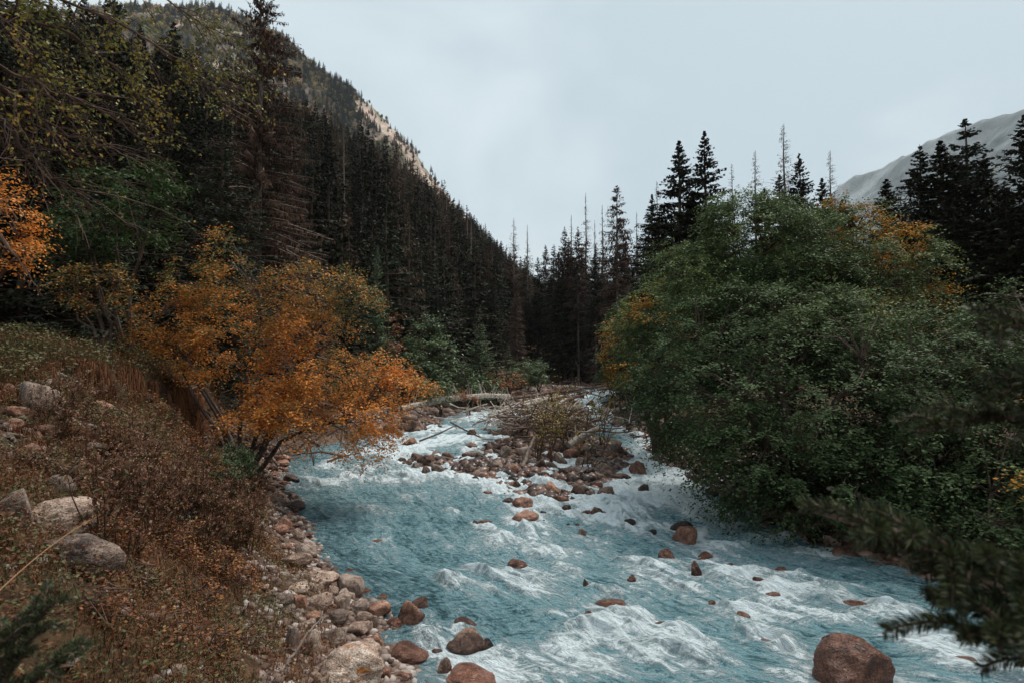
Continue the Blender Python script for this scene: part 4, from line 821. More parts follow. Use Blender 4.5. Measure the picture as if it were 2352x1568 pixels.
# (px, base, width, height, material, label, water)
rocks = [
 # left foreground slope
 (112, 1208, 190, 70, 'p', 'large flat-topped pale boulder, upper of two big ones on the near slope', 0), (122, 1292, 220, 92, 'g', 'large dark boulder with rounded back, lower of two big ones on the slope', 0),
 (12, 1200, 80, 82, 'g', 'dark boulder at the left picture edge beside the flat-topped pale one', 0), (124, 1132, 66, 44, 'g', 'mid sized grey boulder just above the large flat-topped pale boulder', 0),
 (212, 945, 78, 34, 'k', 'long smooth pinkish boulder below the hanging grass of the knoll', 0), (60, 938, 92, 66, 'g', 'rough grey boulder crusted with lichen, biggest of the upper left heap', 0), (4, 912, 36, 34, 'k', 'smooth pale pink boulder cut by the left edge, highest of the heap', 0),
 (22, 955, 50, 26, 'k', 'brown block beneath the rough grey lichen boulder', 0), (16, 978, 44, 20, 'k', 'flat pinkish stone below the brown block at the left edge', 0), (86, 1000, 60, 30, 'k', 'reddish boulder sunk in brown herbs under the upper left heap', 0),
 (134, 868, 24, 16, 'p', 'small pale stone sticking out under the knoll turf', 0), (162, 955, 30, 16, 'k', 'small pink stone left of the long smooth boulder', 0), (206, 1036, 56, 24, 'p', 'angular white block lying alone in the brown herbs', 0), (178, 1012, 20, 14, 'p', 'little white stone uphill of the angular white block', 0),
 (190, 925, 14, 9, 'p', 'tiny pale pebble on top of the long smooth boulder', 0), (100, 940, 22, 16, 'p', 'white stone against the right side of the rough grey boulder', 0), (14, 1002, 34, 12, 'g', 'flat blue-grey stone at the top of the pebble pile by the left edge', 0),
 (30, 900, 40, 22, 'g', 'dark stone under the knoll lip above the rough grey boulder', 0), (52, 1040, 46, 24, 'k', 'reddish stone in herbs below the pebble pile', 0), (98, 885, 30, 18, 'p', 'pale stone exposed in the cut bank below the green knoll', 0), (232, 985, 34, 18, 'k', 'pink stone in deep herbs right of the long smooth boulder', 0),
 (485, 1000, 36, 22, 'p', 'pale boulder under the birch trunk roots', 0), (330, 1300, 26, 14, 'k', 'small pinkish stone half hidden in the near herbs', 0), (538, 1412, 44, 22, 'p', 'pale stone in the herbs left of the big pale shore boulder', 0),
 (267, 1413, 42, 20, 'p', 'pale oblong stone lying among low herbs near the bottom left', 0), (280, 1490, 36, 26, 'k', 'pinkish triangular stone on bare ground near the bottom left', 0), (398, 1555, 44, 30, 'p', 'round pale stone close to the bottom edge in the herbs', 0), (340, 1580, 50, 30, 'p', 'flat pale stone cut by the bottom edge', 0),
 (60, 1420, 60, 26, 'g', 'grey stone behind the dark fir sprig at the bottom left', 0), (30, 1480, 66, 34, 'p', 'pale stone behind the dark fir sprig, next to the left edge', 0), (120, 1535, 70, 30, 'g', 'grey stone under the lower twigs of the dark fir sprig', 0), (545, 1272, 30, 18, 'p', 'pale stone in herbs above the heap of shore boulders', 0), (632, 1152, 30, 18, 'g', 'grey stone uphill of the round grey shore stone', 0),
 # bank heap bottom centre-left
 (802, 1590, 165, 108, 'l', 'biggest pale boulder of the shore, streaked with orange lichen', 0), (838, 1522, 92, 56, 'p', 'smooth pale grey boulder behind the orange-streaked one', 0), (712, 1510, 40, 62, 'l', 'upright boulder with a bright orange side', 0),
 (762, 1482, 66, 44, 'g', 'grey boulder between the upright orange one and the smooth pale one', 0), (664, 1505, 42, 66, 'g', 'tall grey-brown boulder left of the upright orange one', 0), (822, 1460, 62, 36, 'p', 'rounded boulder at the middle of the shore heap', 0), (858, 1484, 48, 30, 'k', 'reddish boulder at the heap edge beside the shallow pool', 0),
 (859, 1440, 28, 28, 'p', 'small rounded pale stone wedged in the shore heap', 0), (833, 1428, 40, 26, 'p', 'pale stone wedged above the rounded middle boulder', 0), (780, 1400, 40, 52, 'p', 'egg shaped pale boulder standing on end in the heap', 0), (823, 1406, 46, 32, 'g', 'brownish boulder right of the egg shaped pale one', 0),
 (868, 1416, 62, 38, 'k', 'tilted brown slab pointing at the water', 0), (727, 1396, 62, 36, 'p', 'broad pale boulder left of the egg shaped one', 0), (676, 1363, 66, 28, 'l', 'long boulder with an orange crusted top at the head of the heap', 0), (727, 1357, 28, 18, 'p', 'small pale stone right of the long orange crusted boulder', 0),
 (758, 1367, 32, 24, 'p', 'rounded pale stone above the broad pale boulder', 0), (683, 1400, 42, 38, 'k', 'pinkish boulder below the long orange crusted one', 0), (642, 1388, 52, 28, 'g', 'grey boulder at the left end of the heap, half in grass', 0), (765, 1434, 68, 34, 'g', 'boulder with a dark overhang in the middle of the heap', 0),
 (797, 1370, 78, 54, 'g', 'large grey boulder at the upper water edge of the heap', 0), (728, 1340, 90, 36, 'p', 'pale boulder with dark holes at the top of the heap', 0), (799, 1318, 46, 14, 'r', 'flat wet reddish stone at the upper water edge of the heap', 0), (763, 1326, 22, 20, 'g', 'small grey stone between the holed boulder and the water', 0),
 (670, 1303, 76, 36, 'p', 'whitish broken block above the holed pale boulder', 0), (702, 1276, 60, 34, 'g', 'jagged grey block jutting into the water', 0), (680, 1240, 30, 28, 'p', 'round smooth grey stone sitting at the water edge', 0), (652, 1214, 32, 28, 'k', 'brown stone just above the round smooth grey one', 0),
 (672, 1170, 46, 20, 'w', 'dark slab pointing out over the water', 0), (660, 1108, 46, 22, 'b', 'brown slab jutting into the water far up the left bank', 0), (640, 1060, 44, 24, 'k', 'reddish boulder where the birch leaves touch the water', 0), (668, 1045, 40, 14, 'k', 'flat stone at the water edge under the birch', 0), (622, 1048, 40, 36, 'p', 'pale boulder beneath the low birch leaves', 0),
 (944, 1437, 66, 58, 'k', 'brown and white boulder standing alone in the shallows by the heap', 1), (961, 1398, 42, 30, 'r', 'brown boulder tucked behind the brown and white one', 1), (900, 1442, 40, 26, 'k', 'small pinkish boulder in the shallow pool left of the brown and white one', 1),
 (1062, 1508, 96, 68, 'b', 'big angular brown boulder standing in the water at the bottom', 1), (1066, 1444, 58, 26, 'b', 'dark reddish rock directly behind the big angular brown boulder', 1), (1112, 1500, 42, 36, 'w', 'dark boulder on the right flank of the big angular brown one', 1), (1018, 1550, 36, 40, 'l', 'small upright stone with an orange side in the bottom shallows', 1),
 (930, 1532, 118, 46, 'r', 'wide flat brown slab washed over by water', 1), (1004, 1507, 34, 18, 'b', 'small brown stone between the flat slab and the angular boulder', 1), (1080, 1600, 170, 40, 'k', 'pale flat boulder cut by the bottom edge beside the white water', 1), (980, 1452, 34, 14, 'r', 'low red stone in the shallow pool', 1), (884, 1560, 30, 30, 'k', 'pinkish stone right of the orange-streaked boulder', 0),
 (876, 1376, 26, 12, 'r', 'red stone at the water line right of the tilted slab', 1),
 # island and bar
 (1204, 1167, 58, 28, 'k', 'pale pinkish pyramid shaped boulder in front of the bar', 1), (1202, 1198, 74, 30, 'k', 'largest pale pink slab in front of the bar, lowest towards the viewer', 1), (1090, 1205, 18, 12, 'w', 'small dark stone left of a washed-over pink one', 1), (1112, 1205, 40, 12, 'k', 'flat pink stone washed over by the current', 1),
 (1118, 1138, 28, 12, 'k', 'small pink stone at the edge of the sand pool', 1), (1166, 1155, 30, 14, 'w', 'dark low stone above the pyramid shaped boulder', 1), (1270, 1137, 54, 32, 'k', 'biggest brown boulder on the lower end of the bar', 1), (1338, 1140, 48, 32, 'b', 'rounded boulder topping the right heap of the bar', 1),
 (1300, 1138, 28, 20, 'b', 'brown stone between the two boulders on the lower bar', 1), (1356, 1143, 30, 18, 'g', 'grey stone against the right heap of the bar', 1), (1392, 1137, 42, 22, 'b', 'flat-topped brown stone at the right tip of the lower bar', 1), (1408, 1142, 26, 10, 'w', 'dark low stone at the very right tip of the lower bar', 1),
 (1294, 1152, 42, 18, 'k', 'tilted pinkish slab at the foot of the lower bar', 1), (1302, 1172, 25, 17, 'b', 'rounded brown stone alone below the bar', 1), (1371, 1183, 32, 21, 'b', 'brown stone in a loose row below the bar, highest of them', 1), (1346, 1183, 28, 13, 'r', 'reddish flat stone left of the highest one below the bar', 1),
 (1447, 1207, 34, 18, 'w', 'dark lone stone in open water right below the bar', 1), (1500, 1228, 24, 14, 'w', 'small dark stone in open water above the split brown boulder', 1), (1340, 1230, 24, 18, 'g', 'grey cube-like block standing alone in calm water', 1),
 (1472, 1092, 48, 36, 'r', 'dark red tilted rock in the right-hand rapids', 1), (1428, 1104, 53, 26, 'b', 'smooth brown loaf shaped boulder at the right end of the bar', 1), (1431, 1118, 32, 13, 'w', 'low dark stone just below the loaf shaped boulder', 1), (1401, 1118, 20, 9, 'w', 'tiny dark stone left of the low dark one', 1), (1482, 1130, 30, 22, 'w', 'dark boulder with water running over it in the rapids', 1),
 (1353, 1094, 30, 26, 'w', 'dark boulder on the right part of the bar', 1), (1377, 1100, 34, 18, 'w', 'flat dark boulder on the right part of the bar', 1), (1382, 1076, 34, 20, 'w', 'dark boulder under the thin saplings right of the bar', 1), (1306, 1088, 30, 18, 'b', 'brown stone with white water beside it mid bar', 1),
 (1397, 1022, 74, 24, 'm', 'long dark mossy boulder right of the leaning log', 1), (1412, 1042, 54, 24, 'w', 'dark boulder below the long mossy one', 1), (1283, 1020, 54, 20, 'g', 'grey boulder behind the leafy sapling in the log jam', 1),
 (1196, 1006, 34, 40, 'b', 'tall rounded tan-brown boulder, most striking on the left of the log jam', 1), (1172, 1005, 26, 24, 'k', 'reddish boulder leaning on the tall tan-brown one', 1), (1149, 1005, 38, 22, 'b', 'wide brown boulder left of the tall tan-brown one', 1), (1133, 998, 28, 18, 'b', 'smaller brown boulder at the left end of that row', 1),
 (1217, 1011, 38, 24, 'g', 'brown boulder right of the tall tan-brown one', 1), (1168, 988, 32, 16, 'g', 'greyish boulder behind the tall tan-brown one', 1), (1083, 999, 26, 15, 'b', 'lone brown rock in the white water of the left channel', 1), (1119, 979, 12, 9, 'w', 'tiny dark stone farther up the left channel', 1),
 (1084, 1050, 52, 22, 'g', 'wet slab with a pale top on the left of the bar', 1), (1078, 1031, 34, 18, 'b', 'brown stone behind the pale topped wet slab', 1), (1123, 1035, 28, 18, 'b', 'brown stone right of the pale topped wet slab', 1), (1163, 1050, 36, 28, 'g', 'rounded grey boulder in the middle of the bar', 1),
 (1206, 1048, 38, 34, 'g', 'angular grey boulder right of the rounded grey one', 1), (1189, 1024, 30, 16, 'b', 'brown boulder behind the rounded grey one', 1), (1154, 1020, 22, 12, 'b', 'small brown stone behind the rounded grey boulder', 1), (1142, 1032, 22, 15, 'b', 'small brown stone left of the rounded grey boulder', 1),
 (978, 1068, 40, 26, 'b', 'brown boulder at the far left tip of the bar', 1), (1010, 1064, 34, 17, 'b', 'flat brown stone next to the left tip of the bar', 1), (975, 1087, 26, 19, 'b', 'rounded brown stone lowest at the left tip of the bar', 1), (1063, 1078, 34, 20, 'b', 'brown boulder left of the long flat-topped slab', 1),
 (1065, 1090, 25, 18, 'b', 'brown stone just below the boulder left of the flat-topped slab', 1), (1134, 1077, 60, 24, 'g', 'long flat-topped brown slab in the middle of the bar', 1), (1097, 1095, 36, 22, 'g', 'grey-brown boulder under the long flat-topped slab', 1), (1124, 1101, 42, 11, 'k', 'pale wet flat stone at the edge of the sand pool', 1), (1041, 1076, 18, 10, 'k', 'small reddish stone between the left tip and the long slab', 1),
 (1177, 1107, 24, 16, 'w', 'dark stone above the pebbly middle of the bar', 1), (1188, 1118, 18, 16, 'w', 'dark angular stone right above the sand pool edge', 1), (1203, 1111, 18, 13, 'w', 'dark stone at the grassy tuft of the bar', 1), (1000, 1148, 1, 1, 'w', None, 1),
 (946, 992, 54, 40, 'b', 'large round dark brown boulder under the left end of the pale log', 1), (920, 1004, 22, 17, 'g', 'pale brown stone left of the round dark brown boulder', 1), (940, 1022, 46, 20, 'k', 'flat reddish boulder touching the birch leaves at the water', 1), (898, 994, 22, 16, 'g', 'grey stone half behind the birch leaves', 1), (977, 987, 14, 8, 'b', 'tiny brown stone in the white water below the round dark boulder', 1),
 (1095, 923, 36, 18, 'k', 'rusty red boulder on the bank behind the pale log', 0), (1006, 930, 36, 20, 'g', 'dark grey angular rock behind the left part of the pale log', 0), (1145, 915, 26, 14, 'g', 'grey stone behind the middle of the pale log', 0), (1174, 908, 26, 11, 'k', 'orange-brown stone below the far shrubs', 0), (1240, 892, 26, 14, 'p', 'pale boulder on the far bank at the bend', 0), (1258, 903, 30, 14, 'k', 'pinkish boulder by the driftwood at the bend', 0),
 (1383, 896, 34, 15, 'g', 'pale rock in the far channel at the river bend', 1), (1394, 908, 9, 4, 'b', 'tiny brown rock in the far channel', 1), (1336, 948, 40, 20, 'g', 'grey rock with white water falling around it', 1), (1318, 903, 8, 4, 'b', 'tiny dark rock at the top of the far channel', 1),
 # open water, right and front
 (2000, 1595, 190, 140, 'r', 'largest wet red-brown boulder, standing in the rapids at the bottom right', 1), (1572, 1222, 56, 28, 'w', 'dark top half of the split boulder in the right rapids', 1), (1582, 1250, 62, 44, 'r', 'brown lower half of the split boulder in the right rapids', 1), (1622, 1284, 36, 20, 'r', 'long red rock tailing down from the split boulder', 1),
 (1538, 1286, 50, 28, 'r', 'peaked red rock left below the split boulder', 1), (1600, 1325, 30, 38, 'r', 'narrow upright red rock in the rapids', 1), (1614, 1300, 28, 22, 'r', 'rounded red rock just above the narrow upright one', 1), (1680, 1305, 46, 14, 'r', 'flat red slab right of the narrow upright rock', 1), (1797, 1320, 36, 20, 'r', 'low red-brown hump in dark water to the right', 1), (1746, 1340, 28, 18, 'r', 'small pinkish rock left of the low red-brown hump', 1),
 (1780, 1370, 36, 12, 'r', 'thin pink slab under the low red-brown hump', 1), (1408, 1402, 78, 24, 'r', 'wide dark red ledge with water pouring over its front', 1), (1347, 1352, 14, 28, 'r', 'narrow curved red rock in smooth water', 1), (1451, 1337, 22, 20, 'r', 'small pink rock above the wide ledge', 1), (1350, 1418, 26, 18, 'r', 'small pink rock left below the wide ledge', 1),
 (1528, 1456, 54, 28, 'r', 'slanting pink-brown rock between two foam crests', 1), (1637, 1390, 20, 14, 'r', 'dark round rock in the rapids right of centre', 1), (1671, 1392, 24, 14, 'r', 'pinkish rock right of the dark round one', 1), (1712, 1422, 38, 20, 'r', 'pink rock with greenish water before it', 1), (1768, 1486, 44, 18, 'r', 'long pink rock near the bottom right rapids', 1),
 (1188, 1306, 50, 24, 'r', 'red rock draped by water above the long foam crest', 1), (1008, 1328, 26, 18, 'r', 'small red rock alone in the calm left water', 1), (1322, 1468, 30, 14, 'r', 'faint pink rock just under the biggest foam crest', 1), (866, 1247, 36, 8, 'r', 'thin red rock with a lip of foam in the calm left part', 1), (1038, 1172, 22, 7, 'k', 'pale pink stone just under the calm surface', 1),
 (2240, 1540, 80, 26, 'r', 'red rock below the dark fir branch', 1), (1975, 1398, 60, 20, 'r', 'reddish washed-over hump right of the greenish water', 1), (1815, 1510, 30, 10, 'r', 'small pink rock left of the largest red-brown boulder', 1), (757, 1058, 24, 10, 'b', 'small brown stone under the lowest birch leaves', 1), (1870, 1475, 24, 8, 'r', 'tiny pink rock upstream of the largest red-brown boulder', 1),
 # right bank
 (1895, 1240, 60, 30, 'w', 'dark boulder at the water edge under the alder', 0), (1920, 1262, 44, 34, 'g', 'grey boulder with a pale side under the dark alder', 0), (1640, 1140, 44, 20, 'w', 'dark boulder where the alder branch touches the rapids', 0), (1780, 1212, 60, 26, 'w', 'wet black boulder at the foot of the alder', 0), (2080, 1275, 90, 30, 'w', 'long dark boulder on the right bank behind the fir branch', 0), (2200, 1318, 110, 26, 'g', 'flat grey slab on the right bank behind the fir branch', 0), (1415, 935, 30, 16, 'w', 'black rock at the foot of the upper alders', 0),
]
for i, r in enumerate(rocks):
    if r[5] is None: continue
    rock(r[0], r[1], r[2], r[3], r[4], r[5], water=bool(r[6]), rz=None, sh=12 if r[0] == 2000 else None, tilt={'slanting': .2}.get(r[5].split()[0], 0.))
# random fill: bar, left water edge, red stones below the bar
def rnd(n, poly_fn, ws, mats, label, group, water, mind=.8):
    placed = []; k = 0; tries = 0
    while k < n and tries < n*40:
        tries += 1; px, py = poly_fn(); wd = ws[0] + (ws[1]-ws[0])*grk.uniform()**1.8
        if any(abs(px-a) < (wd+c)*.5*mind and abs(py-b) < (wd+c)*.25*mind for a, b, c in placed): continue
        if any(abs(px-r[0]) < r[2]*.42 and -r[3]*1.0 < py-r[1] < 4 for r in rocks): continue
        placed.append((px, py, wd)); rock(px, py, wd, wd*grk.uniform(.42, .7), mats[int(grk.integers(len(mats)))], label, group=group, water=water); k += 1
def inseg(lo, hi, xf, spread): 
    def f():
        y = grk.uniform(lo, hi); return xf(y) + grk.normal(0, 1)*spread, y
    return f
rnd(210, lambda: (lambda b: (b[0]+grk.normal(0, .5)*b[2], b[1]+grk.normal(0, .5)*b[3]))(BARS[int(grk.integers(0, 12))]), (14, 46), 'bbbwgk', LB, GB, True, .5)
edge_px = lambda y: np.interp(y, [1040, 1070, 1130, 1210, 1290, 1350, 1430, 1500, 1600], [670, 655, 672, 703, 727, 836, 892, 902, 985])
rnd(70, lambda: (lambda y: (edge_px(y)-6-abs(grk.normal(0, 1))*(36 if y < 1300 else 60), y))(grk.uniform(1045, 1330)), (14, 40), 'gkgbk', LS, GS, False, .7)
rnd(30, lambda: (lambda y: (edge_px(y)-12-grk.uniform(0, 1)**.7*230, y))(grk.uniform(1340, 1570)), (14, 44), 'pgpkl', 'small rounded pale stone filling a gap between the boulders of the shore heap', 'small stones between the shore boulders', False)
rnd(26, lambda: (1310+grk.normal(0, 70), 1185+grk.normal(0, 14)), (7, 20), 'rrkb', 'small reddish stone breaking the surface below the bar', 'small red stones below the bar', True)
rnd(22, lambda: (1260+grk.normal(0, 75), 1120+grk.normal(0, 14)), (8, 20), 'kbkb', 'small reddish brown stone on the pebbly lower bar', 'small stones of the lower bar', True)
rnd(14, lambda: (grk.uniform(880, 1010), 985+grk.normal(0, 12)), (9, 24), 'bkg', 'brown stone at the water edge below the pale log', 'stones below the pale log', False)
rnd(70, lambda: (grk.uniform(960, 1310), grk.uniform(895, 945)), (9, 32), 'gkgb', 'stone on the gravel bank behind the pale log', 'stones behind the pale log', False)
rnd(14, lambda: (grk.uniform(0, 60), grk.uniform(1000, 1050)), (9, 18), 'pgp', 'small pale stone of the pebble pile at the left edge', 'pebble pile at the left edge', False)
rnd(26, lambda: (grk.uniform(-10, 110), grk.uniform(880, 1060)), (12, 34), 'gkgp', 'weathered stone in the rubble heap at the left edge under the knoll', 'rubble heap at the left edge', False, .6)
def pebbles(name, label, n, fn, rad, m, seed):
    q = np.random.default_rng(seed); base = np.array([[1, 0, 0], [-1, 0, 0], [0, 1, 0], [0, -1, 0], [0, 0, 1], [0, 0, -1]], float)
    bm = bmesh.new(); bmesh.ops.create_icosphere(bm, subdivisions=1, radius=1); sv = np.array([v.co[:] for v in bm.verts]); sf = np.array([[v.index for v in f.verts] for f in bm.faces]); bm.free()
    p = fn(q, n); n = len(p); r = rad[0]+(rad[1]-rad[0])*q.uniform(0, 1, n)**2.5
    sc = r[:, None]*q.uniform(.6, 1.3, (n, 3))*[1, 1, .7]; V = sv[None]*sc[:, None]*q.uniform(.8, 1.15, (n, len(sv), 1)); a = q.uniform(0, 6.28, n)
    x = V[..., 0]*np.cos(a)[:, None]-V[..., 1]*np.sin(a)[:, None]; y = V[..., 0]*np.sin(a)[:, None]+V[..., 1]*np.cos(a)[:, None]
    V = np.stack([x, y, V[..., 2]], -1) + p[:, None]; F = (sf[None]+np.arange(n)[:, None, None]*len(sv)).reshape(-1, 3)
    me = raw_mesh(name, V, F, [m], True); at = me.attributes.new('tint', 'FLOAT', 'FACE'); at.data.foreach_set('value', np.repeat(q.uniform(0, 1, n), len(sf)).astype(np.float32))
    tag(link(name, me), label, kind='stuff')
M_peb = leaf_mat('pebble_stone', [(0, (.05, .032, .025)), (.35, (.14, .09, .07)), (.7, (.27, .2, .165)), (1, (.46, .4, .36))], 0, .7)
M_pebwet = leaf_mat('wet_pebble_stone', [(0, (.02, .013, .01)), (.4, (.07, .038, .026)), (.75, (.15, .08, .055)), (1, (.26, .16, .12))], 0, .32, spec=.5)
def near_left(q, n, y0=3, y1=24, d0=-.2, d1=2.4, pw=1.2):
    y = y0*(y1/y0)**q.uniform(0, 1, n); x = Ledge(y) - (d0+(d1-d0)*q.uniform(0, 1, n)**pw); return np.stack([x, y, H(x, y)], 1)
pebbles('shore_gravel', 'pebbles and gravel filling the left shore', 9000, near_left, (.018, .10), M_peb, 1)
def clumps(q, n):
    p = near_left(q, n*3, 2.5, 13, 1., 9., 1.); k = fbm(p[:, 0]*.9, p[:, 1]*.9, 3.3, 3) > .08; return p[k][:n]
pebbles('slope_gravel', 'pale gravel patches between the herbs of the near slope', 9000, clumps, (.01, .055), M_peb, 2)
def bar_p(q, n):
    b = np.array(BW)[q.integers(0, 14, n)]; x = b[:, 0]+q.normal(0, .6, n)*b[:, 2]; y = b[:, 1]+q.normal(0, .6, n)*b[:, 3]; z = H(x, y); k = z > WS*y-.12; return np.stack([x, y, z], 1)[k]
pebbles('bar_gravel', 'wet gravel of the mid stream bar', 7000, bar_p, (.03, .3), M_pebwet, 3)
def far_p(q, n):
    y = q.uniform(34, 80, n); x = Ledge(y)-q.uniform(-.2, 6, n); return np.stack([x, y, H(x, y)], 1)
pebbles('far_gravel', 'stones and gravel of the far left bank', 7000, far_p, (.1, .5), M_peb, 4)
def right_p(q, n):
    y = q.uniform(9, 40, n); x = Redge(y)+q.uniform(-.5, 2.5, n); return np.stack([x, y, H(x, y)], 1)
pebbles('right_gravel', 'dark stones along the right water edge', 2500, right_p, (.05, .3), M_pebwet, 5)

# ---------------------------------------------------------------- driftwood
gd = np.random.default_rng(8)
def log(a, b, r0, r1, label, m=None, stubs=0, sl=.6, name='fallen_log', za=.25, zb=.3, cat='log', bend=.05, group=None, up=1.):
    """a,b: (px, py, dist). A trunk with splintered branch stubs."""
    A, B = P(*a), P(*b)
    if A[2] < H(A[0], A[1])+r0*.6: A = hit(a[0], a[1]); A[2] += r0*.75
    if B[2] < H(B[0], B[1])+r1*.6: B = hit(b[0], b[1]); B[2] += r1*.75
    if name == 'fallen_log' and stubs > 40: A[2] += .3; B[2] += .35
    m = m or M_driftwood; o = empty(name, A); tag(o, label, cat, group)
    pts = curve_pts([0, 0, 0], B-A, bend, 9, .02, gd); rr = np.linspace(r0, r1, 9)*(1+gd.normal(0, .04, 9))
    T = polytube(pts, rr, 10)
    link('trunk', quad_mesh('trunk', [(T, 0, .5)], [m]), o)
    cap0, cap1 = tubes(pts[:1], pts[:1]-norm(pts[1:2]-pts[:1])*.02, rr[0], .01, 10), tubes(pts[-1:], pts[-1:]+norm(pts[-1:]-pts[-2:-1])*.03, rr[-1], .01, 10)
    link('cut_end', quad_mesh('cut_end', [(np.concatenate([cap0, cap1]), 0, .5)], [M_deadbark]), o)
    ax = norm(B-A)
    for k in range(stubs):
        t = gd.uniform(.03, .97); p = pts[0]+(pts[-1]-pts[0])*t; p[2] += bend*4*t*(1-t)
        d = np.cross(ax, [0, 0, 1.]); an = gd.uniform(0, 6.28) if gd.uniform() > .6 else gd.uniform(.3, 2.8)*up
        dir_ = norm(d*math.cos(an) + np.array([0, 0, 1.])*math.sin(an) + ax*gd.uniform(-.5, .5)); L_ = sl*gd.uniform(.4, 1.5)
        q = curve_pts(p, p+dir_*L_, -.12*L_, 5, .03*L_, gd); ln = polytube(q, np.linspace(.026+r0*.05, .008, 5), 5)
        if gd.uniform() < .5:
            e = q[3]+gd.normal(0, .3, 3)*L_; ln = np.concatenate([ln, polytube(curve_pts(q[2], e, 0, 3, .02, gd), np.array([.015, .01, .005]), 4)])
        link('branch', quad_mesh('branch', [(ln, 0, .5)], [m]), o)
    return o
log((922, 948, 40), (1170, 919, 45), .26, .17, 'long pale fallen trunk bristling with broken branch stubs', stubs=48, sl=1.15, bend=.35)
log((1126, 952, 36), (1235, 974, 31), .17, .2, 'short bare log lying low at the head of the bar', stubs=5, sl=.5)
log((1305, 1020, 24.5), (1375, 982, 26.5), .15, .13, 'thick pale log leaning out over the right channel', stubs=4, sl=.6)
log((1290, 963, 31), (1328, 926, 36), .27, .22, 'stout pale broken trunk at the back of the log jam', stubs=5, sl=.7)
log((1313, 955, 30), (1372, 978, 29), .06, .04, 'thin branch reaching across the right channel', stubs=4, sl=.4)
log((1240, 962, 32), (1300, 915, 38), .12, .09, 'slim pole propped upward behind the sapling', stubs=7, sl=.7)
log((1200, 1075, 24), (1228, 1000, 25), .08, .05, 'short upright forked stick on the bar stones', stubs=3, sl=.4, m=M_deadbark)
log((1146, 945, 38), (1290, 908, 42), .14, .1, 'grey pole crossing behind the long pale trunk', stubs=12, sl=1.)
log((1150, 918, 46), (1330, 893, 58), .14, .09, 'dark thin trunk on top of the driftwood pile', M_darkwood, stubs=12, sl=.9)
log((1300, 897, 66), (1412, 881, 70), .16, .1, 'long dark pole spanning the far channel', M_darkwood, stubs=6, sl=.8)
log((1268, 886, 72), (1345, 889, 74), .22, .15, 'pale drift log at the river bend', stubs=5, sl=.8)
log((1290, 884, 78), (1400, 880, 80), .16, .1, 'dark drift log under the far trunks at the bend', M_darkwood, stubs=6, sl=.9)
log((1190, 985, 29), (1310, 950, 31), .13, .1, 'dark log buried in the middle of the jam', M_darkwood, stubs=9, sl=.7)
log((1255, 1000, 27), (1330, 1010, 27), .09, .06, 'short dark log at the foot of the jam', M_darkwood, stubs=5, sl=.6)
log((1210, 935, 38), (1275, 985, 31), .1, .08, 'dark pole slanting down to the right in the jam', M_darkwood, stubs=8, sl=.8)
log((1110, 986, 31.5), (1146, 990, 31.5), .035, .02, 'thin dark stick lodged beside a rock in the left channel', M_darkwood, stubs=1, sl=.3, name='stick', cat='stick')
log((640, 1068, 22), (590, 1010, 23), .06, .04, 'grey dead branch hanging from the birch foot to the water', M_deadbark, stubs=6, sl=.4)
log((1900, 1120, 13.8), (2040, 1160, 13.2), .05, .03, 'dead pale branch under the alders on the right', M_deadbark, stubs=4, sl=.3)
log((1575, 1090, 15.5), (1665, 1135, 15), .03, .05, 'thin bare alder branch dipping towards the rapids', M_darkwood, stubs=5, sl=.35)
log((1870, 1165, 11.3), (2352, 1335, 9.8), .10, .13, 'dark fallen trunk along the right bank behind the fir branch', M_darkwood, stubs=5, sl=.4)
log((655, 1540, 6.6), (740, 1405, 7.5), .018, .01, 'thin pale dead stick leaning on the shore boulders', M_deadbark, stubs=2, sl=.2, name='stick', cat='stick')
log((1215, 968, 31), (1275, 930, 35), .13, .09, 'brown pole leaning up to the right at the left side of the jam', M_driftwood, stubs=7, sl=.8)
log((1235, 940, 36), (1320, 975, 30), .15, .1, 'pale log lying crossways over the middle of the jam', M_driftwood, stubs=8, sl=.8)
log((1265, 985, 29), (1350, 935, 33), .12, .08, 'grey log pointing up the right channel from the jam', M_driftwood, stubs=7, sl=.7)
log((1180, 930, 42), (1262, 912, 45), .14, .1, 'weathered log at the far right end of the long pale trunk', M_driftwood, stubs=9, sl=1.)
log((1208, 950, 36), (1340, 905, 46), .16, .12, 'dark heavy log running back through the jam towards the bend', M_darkwood, stubs=9, sl=.9)
# tangle of brushwood
def tangle(label, c, r, n, seed, Lr=(.8, 2.2), m=None):
    q = np.random.default_rng(seed); C0 = P(*c); a = C0 + q.normal(0, 1, (n, 3))*r; d = norm(q.normal(0, 1, (n, 3))*[1, .8, .35]); L_ = q.uniform(*Lr, n)[:, None]
    a[:, 2] = np.maximum(a[:, 2], H(a[:, 0], a[:, 1])+.05); b = a+d*L_*.5; mid = a+q.normal(0, .06, (n, 3)); e = b+q.normal(0, .25, (n, 3))
    th = q.uniform(.6, 2.2, n); Q = np.concatenate([tubes(a-d*L_*.5, mid, .02*th, .017*th, 4), tubes(mid, b, .017*th, .011*th, 4), tubes(b, e, .011*th, .005, 3)])
    tag(link('brushwood', quad_mesh('brushwood', [(Q, 0, .5)], [m or M_darkwood])), label, kind='stuff')
tangle('tangle of dead branches in the log jam', (1255, 962, 31), np.array([1.5, 2.2, .4]), 400, 1)
tangle('pale twigs among the log jam', (1235, 955, 33), np.array([2.0, 1.8, .35]), 170, 2, m=M_driftwood)
tangle('driftwood litter at the river bend', (1300, 890, 70), np.array([4, 3, .3]), 120, 4, (1, 3))
tangle('dead twigs hanging below the birch', (620, 1000, 20), np.array([1.5, .8, .35]), 160, 6, (.5, 1.4), M_deadbark)
build_river()
